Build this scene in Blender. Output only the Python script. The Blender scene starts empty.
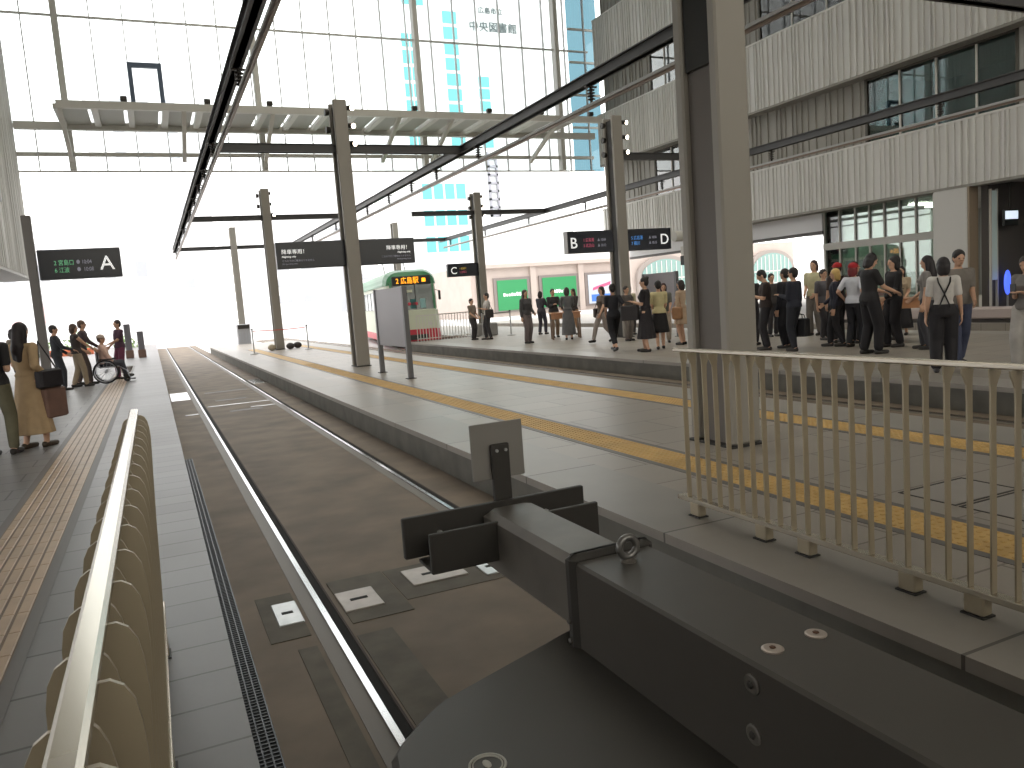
import bpy, math, random
from mathutils import Vector, Matrix, Quaternion
random.seed(7)
PI = math.pi
SC = bpy.context.scene
COL = SC.collection
ZP = 0.34          # platform height above the rail level
# ---------------------------------------------------------------- render look
SC.view_settings.view_transform = 'Standard'
SC.view_settings.look = 'None'
SC.view_settings.gamma = 1.0
SC.view_settings.exposure = 0.0
SC.view_settings.use_curve_mapping = False
cy = SC.cycles
cy.use_denoising = True
cy.max_bounces = 8
cy.diffuse_bounces = 4
cy.glossy_bounces = 3
cy.transmission_bounces = 4
cy.transparent_max_bounces = 24
cy.sample_clamp_indirect = 6.0
cy.caustics_reflective = False
cy.caustics_refractive = False

# ---------------------------------------------------------------- camera
def camera():
    yaw, pitch, roll, foc = 0.422811, -0.110216, -0.0731558, 785.17
    f = Vector((math.sin(yaw)*math.cos(pitch), math.cos(yaw)*math.cos(pitch), math.sin(pitch)))
    r0 = Vector((math.cos(yaw), -math.sin(yaw), 0)); u0 = r0.cross(f)
    r = r0*math.cos(roll) + u0*math.sin(roll); u = -r0*math.sin(roll) + u0*math.cos(roll)
    cd = bpy.data.cameras.new('camera'); cd.sensor_width = 36; cd.lens = foc/1024*36
    cd.clip_start = 0.05; cd.clip_end = 600
    c = bpy.data.objects.new('camera', cd); COL.objects.link(c)
    m = Matrix((r, u, -f)).transposed().to_4x4(); m.translation = (0, 0, 1.8)
    c.matrix_world = m
    SC.camera = c
camera()

# ---------------------------------------------------------------- materials
def lin(c):
    return tuple(((v/255)/12.92 if v/255 <= .04045 else ((v/255+.055)/1.055)**2.4) for v in c)
MATS = {}
def mat(name, col, rough=.6, metal=0.0, noise=None, bump=None, spec=.5, emit=None, coat=0.0):
    if name in MATS: return MATS[name]
    m = bpy.data.materials.new(name); m.use_nodes = True
    nt = m.node_tree; b = nt.nodes['Principled BSDF']
    c = (*lin(col), 1)
    b.inputs['Base Color'].default_value = c
    b.inputs['Roughness'].default_value = rough
    b.inputs['Metallic'].default_value = metal
    b.inputs['Specular IOR Level'].default_value = spec
    b.inputs['Coat Weight'].default_value = coat
    if emit:
        b.inputs['Emission Color'].default_value = (*lin(emit[0]), 1); b.inputs['Emission Strength'].default_value = emit[1]
    if noise or bump:
        tc = nt.nodes.new('ShaderNodeTexCoord')
        nz = nt.nodes.new('ShaderNodeTexNoise'); nz.inputs['Scale'].default_value = (noise or bump)[0]; nz.inputs['Detail'].default_value = 5
        nt.links.new(tc.outputs['Object'], nz.inputs['Vector'])
        if noise:
            rp = nt.nodes.new('ShaderNodeValToRGB'); a = noise[1]
            rp.color_ramp.elements[0].position = .3; rp.color_ramp.elements[1].position = .7
            rp.color_ramp.elements[0].color = tuple(v*(1-a) for v in c[:3])+(1,)
            rp.color_ramp.elements[1].color = tuple(min(1, v*(1+a)) for v in c[:3])+(1,)
            nt.links.new(nz.outputs['Fac'], rp.inputs['Fac']); nt.links.new(rp.outputs['Color'], b.inputs['Base Color'])
        if bump:
            bp = nt.nodes.new('ShaderNodeBump'); bp.inputs['Strength'].default_value = bump[1]; bp.inputs['Distance'].default_value = .01
            nt.links.new(nz.outputs['Fac'], bp.inputs['Height']); nt.links.new(bp.outputs['Normal'], b.inputs['Normal'])
    MATS[name] = m
    return m

def paving(name, c1, c2, joint, bw, bh, rough=.45, mortar=.012, rot=0.0, offset=.5, spec=.5, dirt=.2):
    m = bpy.data.materials.new(name); m.use_nodes = True
    nt = m.node_tree; b = nt.nodes['Principled BSDF']; N = nt.nodes.new; L = nt.links.new
    tc = N('ShaderNodeTexCoord'); mp = N('ShaderNodeMapping'); mp.inputs['Rotation'].default_value = (0, 0, rot); mp.inputs['Location'].default_value = (20.3 if bw > 10 else 0, 0, 0)
    br = N('ShaderNodeTexBrick'); br.offset = offset; br.inputs['Scale'].default_value = 1.0
    br.inputs['Brick Width'].default_value = bw; br.inputs['Row Height'].default_value = bh
    br.inputs['Mortar Size'].default_value = mortar; br.inputs['Mortar Smooth'].default_value = .1
    br.inputs['Color1'].default_value = (*lin(c1), 1); br.inputs['Color2'].default_value = (*lin(c2), 1); br.inputs['Mortar'].default_value = (*lin(joint), 1)
    L(tc.outputs['Object'], mp.inputs['Vector']); L(mp.outputs['Vector'], br.inputs['Vector'])
    nz = N('ShaderNodeTexNoise'); nz.inputs['Scale'].default_value = .9; nz.inputs['Detail'].default_value = 8; nz.inputs['Roughness'].default_value = .65
    L(tc.outputs['Object'], nz.inputs['Vector'])
    rp = N('ShaderNodeValToRGB'); rp.color_ramp.elements[0].position = .35; rp.color_ramp.elements[1].position = .65
    rp.color_ramp.elements[0].color = (1-dirt, 1-dirt, 1-dirt, 1); rp.color_ramp.elements[1].color = (1, 1, 1, 1)
    L(nz.outputs['Fac'], rp.inputs['Fac'])
    mx = N('ShaderNodeMix'); mx.data_type = 'RGBA'; mx.blend_type = 'MULTIPLY'; mx.inputs['Factor'].default_value = 1
    L(br.outputs['Color'], mx.inputs['A']); L(rp.outputs['Color'], mx.inputs['B']); L(mx.outputs['Result'], b.inputs['Base Color'])
    rr = N('ShaderNodeMapRange'); rr.inputs['To Min'].default_value = rough-.08; rr.inputs['To Max'].default_value = rough+.12
    L(nz.outputs['Fac'], rr.inputs['Value']); L(rr.outputs['Result'], b.inputs['Roughness'])
    bp = N('ShaderNodeBump'); bp.inputs['Strength'].default_value = .25; bp.inputs['Distance'].default_value = .006; bp.invert = True
    L(br.outputs['Fac'], bp.inputs['Height']); L(bp.outputs['Normal'], b.inputs['Normal'])
    b.inputs['Specular IOR Level'].default_value = spec
    MATS[name] = m
    return m

def glass(name, tint=(240, 250, 250), refl=1.0):
    m = bpy.data.materials.new(name); m.use_nodes = True
    nt = m.node_tree; nt.nodes.clear(); N = nt.nodes.new; L = nt.links.new
    o = N('ShaderNodeOutputMaterial'); t = N('ShaderNodeBsdfTransparent'); t.inputs['Color'].default_value = (*lin(tint), 1)
    g = N('ShaderNodeBsdfGlossy'); g.inputs['Roughness'].default_value = .02
    fr = N('ShaderNodeFresnel'); fr.inputs['IOR'].default_value = 1.45
    mu = N('ShaderNodeMath'); mu.operation = 'MULTIPLY'; mu.inputs[1].default_value = refl
    mx = N('ShaderNodeMixShader')
    L(fr.outputs[0], mu.inputs[0]); L(mu.outputs[0], mx.inputs[0]); L(t.outputs[0], mx.inputs[1]); L(g.outputs[0], mx.inputs[2]); L(mx.outputs[0], o.inputs[0])
    MATS[name] = m
    return m

# ---------------------------------------------------------------- mesh builder
class MB:
    def __init__(s): s.V = []; s.F = []
    def add(s, V, F):
        n = len(s.V); s.V += [tuple(v) for v in V]; s.F += [tuple(i+n for i in f) for f in F]; return s
    def box(s, x0, x1, y0, y1, z0, z1):
        V = [(x0,y0,z0),(x1,y0,z0),(x1,y1,z0),(x0,y1,z0),(x0,y0,z1),(x1,y0,z1),(x1,y1,z1),(x0,y1,z1)]
        return s.add(V, [(0,3,2,1),(4,5,6,7),(0,1,5,4),(1,2,6,5),(2,3,7,6),(3,0,4,7)])
    def cbox(s, cx, cy, cz, sx, sy, sz): return s.box(cx-sx/2, cx+sx/2, cy-sy/2, cy+sy/2, cz-sz/2, cz+sz/2)
    def bbox(s, x0, x1, y0, y1, z0, z1, b=.01):      # box with chamfered vertical and horizontal edges
        b = min(b, (x1-x0)*.45, (y1-y0)*.45, (z1-z0)*.45)
        def ring(i, z):
            a, c, d, e = x0+i, x1-i, y0+i, y1-i
            return [(a+b,d,z),(c-b,d,z),(c,d+b,z),(c,e-b,z),(c-b,e,z),(a+b,e,z),(a,e-b,z),(a,d+b,z)]
        R = [ring(b, z0), ring(0, z0+b), ring(0, z1-b), ring(b, z1)]
        return s.loft(R)
    def loft(s, rings, caps=True, closed=True):
        n = len(rings[0]); base = len(s.V); F = []
        for r in rings: s.V += [tuple(p) for p in r]
        for k in range(len(rings)-1):
            for i in range(n if closed else n-1):
                j = (i+1) % n
                F.append((base+k*n+i, base+k*n+j, base+(k+1)*n+j, base+(k+1)*n+i))
        if caps:
            F.append(tuple(base+i for i in reversed(range(n)))); F.append(tuple(base+(len(rings)-1)*n+i for i in range(n)))
        s.F += F; return s
    def bar(s, p, q, w, t, up=(0,0,1)):               # rectangular bar, w along side, t along up
        p, q = Vector(p), Vector(q); d = (q-p).normalized(); u = Vector(up)
        if abs(d.dot(u)) > .98: u = Vector((0,1,0))
        a = d.cross(u).normalized(); u = a.cross(d).normalized()
        def r(c): return [c-a*w/2-u*t/2, c+a*w/2-u*t/2, c+a*w/2+u*t/2, c-a*w/2+u*t/2]
        return s.loft([r(p), r(q)])
    def cyl(s, p, q, r0, r1=None, n=12):
        r1 = r0 if r1 is None else r1
        p, q = Vector(p), Vector(q); d = (q-p).normalized(); u = Vector((0,0,1)) if abs(d.z) < .9 else Vector((1,0,0))
        a = d.cross(u).normalized(); u = a.cross(d)
        return s.loft([[c+(a*math.cos(2*PI*i/n)+u*math.sin(2*PI*i/n))*r for i in range(n)] for c, r in ((p, r0), (q, r1))])
    def tube(s, pts, r, n=8):
        pts = [Vector(p) for p in pts]; rings = []
        a = None
        for k, p in enumerate(pts):
            d = (pts[min(k+1, len(pts)-1)]-pts[max(k-1, 0)]).normalized()
            if a is None:
                u = Vector((0,0,1)) if abs(d.z) < .9 else Vector((1,0,0)); a = d.cross(u).normalized()
            else: a = (a - d*a.dot(d)).normalized()
            u = a.cross(d)
            rings.append([p+(a*math.cos(2*PI*i/n)+u*math.sin(2*PI*i/n))*r for i in range(n)])
        return s.loft(rings)
    def lathe(s, c, prof, n=16, axis='z'):
        rings = []
        for r, h in prof:
            R = []
            for i in range(n):
                a = 2*PI*i/n; x, y = r*math.cos(a), r*math.sin(a)
                R.append({'z': (c[0]+x, c[1]+y, c[2]+h), 'y': (c[0]+x, c[1]+h, c[2]-y), 'x': (c[0]+h, c[1]+x, c[2]+y)}[axis])
            rings.append(R)
        return s.loft(rings)
    def torus(s, c, R, r, axis='y', n=28, m=8, a0=0, a1=2*PI):
        full = abs(a1-a0-2*PI) < 1e-6; rings = []
        K = n if full else n+1
        for k in range(K):
            t = a0+(a1-a0)*k/n; ct, st = math.cos(t), math.sin(t); ring = []
            for i in range(m):
                p = 2*PI*i/m; rr = R+r*math.cos(p); h = r*math.sin(p)
                ring.append({'y': (c[0]+rr*ct, c[1]+h, c[2]+rr*st), 'z': (c[0]+rr*ct, c[1]-rr*st*-1, c[2]+h), 'x': (c[0]+h, c[1]+rr*ct, c[2]+rr*st)}[axis])
            rings.append(ring)
        if full: rings.append(rings[0]); return s.loft(rings, caps=False)
        return s.loft(rings)
    def ell(s, c, rx, ry, rz, n=14, m=9, rot=None):
        c = Vector(c); rings = []
        for k in range(m):
            t = PI*(k+.5)/m if False else PI*k/(m-1); t = min(max(t, .08), PI-.08)
            R = []
            for i in range(n):
                a = 2*PI*i/n; v = Vector((rx*math.sin(t)*math.cos(a), ry*math.sin(t)*math.sin(a), -rz*math.cos(t)))
                if rot is not None: v = rot @ v
                R.append(c+v)
            rings.append(R)
        return s.loft(rings)
    def cap(s, p, r0, q, r1, n=10):                   # tapered capsule
        p, q = Vector(p), Vector(q); d = q-p; L = d.length
        d = d/L if L > 1e-6 else Vector((0,0,1)); u = Vector((0,0,1)) if abs(d.z) < .9 else Vector((1,0,0))
        a = d.cross(u).normalized(); u = a.cross(d); rings = []
        for t in (-.97, -.7, -.35, 0): rings.append((p+d*r0*t, r0*math.sqrt(1-t*t)))
        for t in (0, .35, .7, .97): rings.append((q+d*r1*t, r1*math.sqrt(1-t*t)))
        return s.loft([[c+(a*math.cos(2*PI*i/n)+u*math.sin(2*PI*i/n))*r for i in range(n)] for c, r in rings])
    def prism(s, poly, z0, z1):
        return s.loft([[(x, y, z0) for x, y in poly], [(x, y, z1) for x, y in poly]])
    def data(s, name, smooth=False):
        me = bpy.data.meshes.new(name); me.from_pydata(s.V, [], s.F); me.validate(); me.update()
        if smooth: me.polygons.foreach_set('use_smooth', [True]*len(me.polygons))
        return me
    def build(s, name, material, parent=None, at=None, smooth=False, angle=None):
        if at is not None:
            s.V = [(v[0]-at[0], v[1]-at[1], v[2]-at[2]) for v in s.V]
        me = s.data(name, smooth or angle is not None)
        if angle is not None: 
            try: me.set_sharp_from_angle(angle=math.radians(angle))
            except Exception: pass
        me.materials.append(material)
        o = bpy.data.objects.new(name, me); COL.objects.link(o)
        if parent is not None: o.parent = parent
        elif at is not None: o.location = at
        return o

def props(o, label=None, cat=None, group=None, kind=None):
    if label: o['label'] = label
    if cat: o['category'] = cat
    if group: o['group'] = group
    if kind: o['kind'] = kind
    return o
def thing(name, label, cat, loc=(0,0,0), rz=0.0, group=None):
    o = bpy.data.objects.new(name, None); COL.objects.link(o); o.empty_display_size = .1
    o.location = loc; o.rotation_euler = (0, 0, rz)
    return props(o, label, cat, group)
def struct(name, mb, m, parent=None):
    o = mb.build(name, m, parent)
    if parent is None: o['kind'] = 'structure'
    return o
def dup(root, loc, rz=None, label=None, group=None):
    r = root.copy(); COL.objects.link(r); r.location = loc
    if rz is not None: r.rotation_euler = (0, 0, rz)
    if label: r['label'] = label
    if group: r['group'] = group
    for ch in list(root.children):
        c = ch.copy(); COL.objects.link(c); c.parent = r
        for g in list(ch.children):
            d = g.copy(); COL.objects.link(d); d.parent = c
    return r

def text(s, size, m, parent, loc, name='lettering', rot=(PI/2,0,0), ext=.004, align='LEFT', sx=1.0):
    cu = bpy.data.curves.new('t', 'FONT'); cu.body = s; cu.size = size; cu.extrude = ext; cu.align_x = align
    ob = bpy.data.objects.new('t', cu); COL.objects.link(ob)
    dg = bpy.context.evaluated_depsgraph_get(); me = bpy.data.meshes.new_from_object(ob.evaluated_get(dg))
    bpy.data.objects.remove(ob); bpy.data.curves.remove(cu)
    me.materials.clear(); me.materials.append(m)
    o = bpy.data.objects.new(name, me); COL.objects.link(o); o.parent = parent; o.location = loc; o.rotation_euler = rot; o.scale = (sx, 1, 1)
    return o
# ================================================================ THE SETTING
M_bed = mat('track_concrete', (118,104,89), .7, noise=(1.6,.28), bump=(60,.25))
M_bedd = mat('track_asphalt_patch', (98,92,82), .75, noise=(5,.2), bump=(90,.3))
M_mid = paving('granite_grey', (166,157,147), (155,147,138), (118,110,102), 1.2, .6, .36, .008, 0, .5, dirt=.16, spec=.4)
M_left = paving('granite_blue', (132,130,130), (123,122,123), (86,84,85), .9, .45, .36, .009, 0, .5, dirt=.16, spec=.3)
M_copl = paving('coping_left', (132,131,132), (122,121,122), (88,86,86), 60, .31, .36, .007, 0, 0, dirt=.16, spec=.3)
M_cop = paving('granite_coping', (158,152,145), (150,145,138), (96,92,88), 60, 1.9, .38, .009, 0, 0, dirt=.18)
M_far = paving('granite_far', (160,152,142), (150,142,133), (120,113,105), 1.2, .6, .45, .008, 0, .5, dirt=.16)
M_kerb = mat('kerb_face', (112,110,104), .8, noise=(3,.18), bump=(40,.2))
M_out = mat('plaza', (205,205,205), .8, noise=(.3,.06))
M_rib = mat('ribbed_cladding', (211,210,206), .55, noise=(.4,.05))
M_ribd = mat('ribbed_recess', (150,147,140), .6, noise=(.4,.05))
M_dkbrown = mat('dark_bronze', (62,58,54), .45, .5)
M_ceil = mat('ceiling_white', (214,214,210), .8)
M_dark = mat('dark_grey_wall', (96,92,90), .8)
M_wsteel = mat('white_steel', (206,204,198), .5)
M_gsteel = mat('grey_steel', (172,172,172), .5, .1)
M_beam = mat('charcoal_steel', (78,77,78), .5, .1)
M_glass = glass('clear_glass', (250,253,253), .8)
M_glassb = glass('blue_glass', (150,174,182), 1.2)
M_yel = mat('tactile_yellow', (196,160,98), .6, noise=(4,.12))
M_tan = mat('tactile_tan', (176,150,122), .42, noise=(3,.14))

def plate(name, poly, z0, z1, m):
    return struct(name, MB().prism(poly, z0, z1), m)
# outside ground and the track bed
struct('ground', MB().box(-250, 320, -60, 420, -.30, -.06), M_out)
struct('floor_track', MB().box(.13, 2.66, -9, 60, -.05, 0), M_bed)
struct('floor_track', MB().box(6.74, 8.95, -9, 60, -.05, 0), M_bed)
struct('floor_track', MB().box(16.2, 18.2, -9, 60, -.05, 0), M_bed)
# platforms: body (kerb face) with a paved slab and a coping strip on top
def platform(name, x0, x1, y0, y1, m, cop):
    M_cop = M_copl if name == 'floor_left' else MATS['granite_coping']
    struct(name+'_kerb', MB().box(x0, x1, y0, y1, -.05, ZP-.06), M_kerb)
    a, b = x0, x1
    if cop[0]: struct(name+'_coping', MB().box(x0-.03, x0+.62, y0, y1, ZP-.06, ZP), M_cop); a = x0+.62
    if cop[1]: struct(name+'_coping', MB().box(x1-.62, x1+.03, y0, y1, ZP-.06, ZP), M_cop); b = x1-.62
    struct(name, MB().box(a, b, y0, y1, ZP-.06, ZP), m)
platform('floor_left', -14, .13, -9, 60, M_left, (0,1))
platform('floor_middle', 2.66, 6.74, -9, 44, M_mid, (1,1))
platform('floor_right', 8.95, 16.2, -9, 29.2, M_far, (1,1))
struct('floor_right', MB().box(11.6, 16.2, 29.2, 46, -.05, ZP), M_far)
struct('floor_concourse', MB().box(18.2, 40, -9, 46, -.05, ZP), M_far)

# tactile strips
def tactile(name, label, x0, x1, y0, y1, m, bars=False):
    t = thing(name, label, 'tactile paving', ((x0+x1)/2, y0, ZP))
    w = (x1-x0)/2; L = y1-y0
    b = MB().box(-w, w, 0, L, 0, .004); b.build('strip', m if not bars else mat('tactile_groove', (112,94,74), .55), t)
    d = MB()
    if bars:
        n = 6; p = (2*w)/n
        for i in range(n):
            c = -w+p*(i+.5)
            y = .01
            while y < L-.05:
                Ln = .296 if y < 26 else L-y-.01
                d.loft([[(c-.029, y, z), (c+.029, y, z), (c+.029, y+Ln, z), (c-.029, y+Ln, z)] if z < .005 else
                        [(c-.023, y+.002, z), (c+.023, y+.002, z), (c+.023, y+Ln-.002, z), (c-.023, y+Ln-.002, z)] for z in (.003, .0095)])
                y += .30
    else:
        n = max(4, int(round(2*w/.06))); p = 2*w/n
        for k in range(int(min(L, 22)/p)):
            for i in range(n):
                cx, cyy = -w+p*(i+.5), p*(k+.5)
                d.loft([[(cx+r*math.cos(a*PI/3), cyy+r*math.sin(a*PI/3), z) for a in range(6)] for r, z in ((.018, .003), (.012, .0095))])
    d.build('raised_pattern', m, t)
    e = MB().box(-w-.06, -w, 0, L, 0, .003).box(w, w+.06, 0, L, 0, .003); e.build('dark_border', mat('tactile_border', (104,100,98), .5), t)
    return t
tactile('tactile_paving', 'tan tactile strip with raised bars along the platform beside the first fence', -1.16, -.74, .5, 31, M_tan, True)
tactile('tactile_paving', 'yellow tactile strip of the island platform on the side of the grey metal buffer stop', 3.70, 4.05, .4, 36, M_yel)
tactile('tactile_paving', 'yellow tactile strip of the island platform on the side of the crowded platform', 5.72, 6.06, .4, 36, M_yel)

# ---------------------------------------------------------------- ribbed building on the right
XF = 23.0
def ribs(y0, y1, z0, z1, x, thick=.25, seed=1, dep=.05, sgn=-1, pit=(.06,.22)):
    rnd = random.Random(seed); pr = []
    y = y0
    while y < y1-.3:
        g = rnd.uniform(*pit); w = rnd.uniform(.04, .10); d = dep*rnd.uniform(.6, 1.1)
        pr += [(x, y), (x, y+g), (x+sgn*d, y+g+.008), (x+sgn*d, y+g+w)]
        y += g+w+.008
    pr += [(x, y1), (x-sgn*thick, y1), (x-sgn*thick, y0)]
    if sgn > 0: pr = pr[::-1]
    b = MB(); n = len(pr)
    V = [(p[0], p[1], z0) for p in pr]+[(p[0], p[1], z1) for p in pr]
    F = [(i, (i+1) % n, n+(i+1) % n, n+i) for i in range(n)]
    F += [tuple(range(n)), tuple(range(2*n-1, n-1, -1))]
    b.add(V, F)
    b.box(x-sgn*.01 if sgn < 0 else x-thick, x+thick if sgn < 0 else x-.01, y0, y1, z0+.002, z0+.02)
    b.box(x-sgn*.01 if sgn < 0 else x-thick, x+thick if sgn < 0 else x-.01, y0, y1, z1-.02, z1-.002)
    return b
Y0, Y1 = -11.8, 37.4
struct('wall_right', ribs(Y0, Y1, 4.2, 6.1, XF, seed=3), M_rib)
struct('wall_right', ribs(Y0, Y1, 8.5, 11.05, XF, seed=4), M_rib)
struct('wall_right', ribs(Y0, Y1, 13.4, 15.95, XF, seed=5), M_rib)
struct('wall_right', ribs(Y0, Y1, 18.2, 21.0, XF, seed=6), M_rib)
for z in (4.12, 8.42, 13.32, 18.12):
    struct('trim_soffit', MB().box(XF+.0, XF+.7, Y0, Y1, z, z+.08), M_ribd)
for z in (6.1, 11.05, 15.95):
    struct('trim_ledge', MB().box(XF-.03, XF+.7, Y0, Y1, z, z+.07), M_rib)
XR = XF+.55
# window band recesses: ribbed wall pieces between the windows
def band(z0, z1, pieces, seed):
    for i, (a, b) in enumerate(pieces):
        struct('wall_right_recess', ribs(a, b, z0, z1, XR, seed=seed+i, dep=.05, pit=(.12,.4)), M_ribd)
band(6.17, 8.42, [(Y0, 15.1), (20.5, 29.2), (33.2, Y1)], 20)
band(11.12, 13.32, [(Y0, 18.6), (25.6, 29.6), (33.2, Y1)], 30)
band(16.02, 18.12, [(Y0, 21.0), (27.5, Y1)], 40)
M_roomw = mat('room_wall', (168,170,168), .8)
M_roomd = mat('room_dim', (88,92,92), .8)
M_wl = mat('window_frame', (78,74,66), .5, .4)
M_lamp = mat('ceiling_lamp', (255,250,240), .5, emit=((255,248,235), 16.0))
def window(n, y0, y1, z0, z1, cuts, room=True):
    f = MB(); x = XR+.05
    f.box(x-.06, x+.06, y0, y0+.1, z0, z1).box(x-.06, x+.06, y1-.1, y1, z0, z1).box(x-.06, x+.06, y0, y1, z0, z0+.06).box(x-.06, x+.06, y0, y1, z1-.06, z1)
    t = struct('window_%d' % n, f, M_wl)
    g = MB().box(x-.012, x+.012, y0+.1, y1-.1, z0+.06, z1-.06); g.build('pane', glass('window_glass', (176,206,206), 3.6) if 'window_glass' not in MATS else MATS['window_glass'], t)
    for c in cuts: MB().box(x-.05, x+.05, c-.03, c+.03, z0+.06, z1-.06).build('mullion', M_wsteel, t)
    r = MB(); a = x+.1
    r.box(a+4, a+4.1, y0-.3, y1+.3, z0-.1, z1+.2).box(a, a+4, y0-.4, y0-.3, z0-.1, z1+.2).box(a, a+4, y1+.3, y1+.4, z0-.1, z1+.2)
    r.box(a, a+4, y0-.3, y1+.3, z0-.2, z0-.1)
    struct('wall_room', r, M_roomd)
    struct('ceiling_room', MB().box(a, a+4.1, y0-.4, y1+.4, z1+.2, z1+.3), M_roomw)
window(1, 15.1, 20.5, 6.17, 8.42, (16.4, 17.75, 19.1))
window(2, 18.6, 25.6, 11.12, 13.32, (20.3, 22.1, 23.8))
window(3, 29.2, 33.2, 6.17, 8.42, (30.5, 31.8))
window(5, 29.6, 33.2, 11.12, 13.32, (30.8, 32.0))
window(6, 21.0, 27.5, 16.02, 18.12, (23.2, 25.3))
# ground floor: white column, lobby glazing, dark arcade
struct('wall_right_column', MB().bbox(XF, XF+.42, 16.34, 17.5, ZP, 4.12, .02), mat('white_panel', (196,194,190), .45))
struct('wall_right_shaded_face', MB().box(XF+.01, XF+.42, 16.28, 16.34, ZP, 4.12), mat('column_shade_tan', (150,134,116), .6))  # shaded side of the white column, its shade put into a tan sheet
XL = 24.6
struct('ceiling_arcade', MB().box(XF+.3, 44, Y0, Y1, 4.2, 4.3), mat('arcade_soffit', (170,168,164), .35))
f = MB()
for y in (17.4, 18.0, 18.65, 19.35, 20.0, 20.65, 21.3, 21.95, 22.7, 23.45): f.box(XL-.05, XL+.05, y-.035, y+.035, ZP, 4.2)
f.box(XL-.08, XL+.08, 17.3, 23.5, 2.72, 2.98)
w = struct('window_4', f, M_wsteel)
MB().box(XL-.012, XL+.012, 17.4, 23.45, ZP, 4.2).build('pane', glass('lobby_glass', (225,238,232), 2.4), w)
r = MB().box(34, 34.1, 16.1, 24.0, ZP, 4.2).box(XL+.1, 34, 23.55, 23.65, ZP, 4.2)
struct('wall_lobby', r, M_roomw)
struct('floor_lobby', MB().box(XL+.1, 34, 16.5, 23.6, ZP, ZP+.02), M_wsteel)
t = thing('tree_reflection', 'green leafy panel added for the trees reflected in the lobby glass', 'plant wall', (33.8, 20.5, ZP))
b = MB(); rnd = random.Random(5)  # leaves stand in for tree reflections on the glazing
for i in range(500):
    y, z = rnd.uniform(-2.2, 2.2), rnd.uniform(.4, 2.6); s_ = rnd.uniform(.06, .16)
    b.add([(0, y, z), (-.15-s_*.5, y+s_, z+s_*.4), (-.2, y, z+s_*1.6), (-.1, y-s_, z+s_*.5)], [(0,1,2,3)])
b.build('leaves', mat('leaf_green', (96,140,84), .6), t); MB().box(-.05, .1, -2.3, 2.3, .3, 2.8).build('backing', mat('leaf_dark', (40,62,40), .8), t)
for k in range(6):
    y = 18.0+k*1.0
    o = MB().box(-.6, .6, -.12, .12, -.03, 0).build('ceiling_lamp', M_lamp); o.location = (27.0+(k % 3)*2.2, y, 4.17)
    props(o, 'flat glowing lamp in the lobby ceiling behind the glass', 'lamp', 'flat lobby ceiling lamps')
# recessed fascia above the passage to the street
struct('trim_fascia', MB().box(XL-.1, XL+.1, 23.5, 37.3, 3.5, 4.2), mat('gloss_white', (236,236,238), .15))
struct('trim_fascia_edge', MB().box(XL-.12, XL+.12, 23.5, 37.3, 3.38, 3.5), mat('fascia_dark', (96,92,90), .5))
# dark arcade to the right of the column
struct('wall_arcade', MB().box(31.5, 31.7, -6, 16.0, ZP, 4.2), M_dark)
struct('wall_arcade', MB().box(23.45, 34, 16.0, 16.2, ZP, 4.2), M_dark)
# ---------------------------------------------------------------- roof, left building, rear wall
ZR = 19.0
struct('ceiling', MB().box(-14, 1.0, -12, 37.6, ZR, ZR+.4).box(15.5, 30, -12, 37.6, ZR, ZR+.4).box(1.0, 15.5, -12, 9, ZR, ZR+.4).box(1.0, 15.5, 36.5, 37.6, ZR, ZR+.4), M_ceil)
sk = MB()  # unseen skylight, added to let top light down onto the platforms
for k in range(12): sk.box(1.0, 15.5, 9+k*2.5-.06, 9+k*2.5+.06, ZR, ZR+.3)
for k in range(6): sk.box(1.0+k*2.9-.05, 1.0+k*2.9+.05, 9, 36.5, ZR+.1, ZR+.3)
sk = struct('window_8', sk, M_wsteel); MB().box(1.0, 15.5, 9, 36.5, ZR+.3, ZR+.32).build('pane', glass('fill_light_glass', (240,238,232), .8), sk)
struct('wall_left', ribs(-11.8, 38, 4.0, ZR, -4.2, seed=9, sgn=1), M_rib)
struct('ceiling_left', MB().box(-14, -4.2, -12, 38, 3.9, 4.0), mat('soffit_left', (190,188,184), .6))
struct('wall_left_end', MB().box(-14, -4.3, 37.5, 38, 4.0, ZR), M_rib)
struct('trim_downpipe', MB().bbox(-4.2, -4.08, 31.2, 31.5, 6.2, 8.6, .03), M_gsteel)
struct('added_shade_wall', MB().box(-4.6, -4.3, -11.8, 0.5, ZP, 3.9), mat('shade_wall_pale', (196,190,182), .7))  # unseen low wall, added to cut the side light near the buffer
wb = MB()  # unseen rear glazing, added to light surfaces that face the camera
for k in range(10): wb.box(-4.2+k*3.0-.08, -4.2+k*3.0+.08, -12, -11.8, 4.2, 18.5)
for z in (7.8, 11.4, 15.0): wb.box(-4.2, 23, -12, -11.8, z-.08, z+.08)
wb = struct('window_9', wb, M_wsteel); MB().box(-4.2, 23, -11.92, -11.9, 4.2, 18.5).build('pane', MATS['fill_light_glass'], wb)
struct('wall_back', MB().box(-14, 31, -12, -11.8, -.05, 4.2).box(-14, 31, -12, -11.8, 18.5, ZR).box(-14, -4.2, -12, -11.8, 4.2, 18.5).box(23, 31, -12, -11.8, 4.2, 18.5), mat('rear_wall', (190,184,176), .7))

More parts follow.
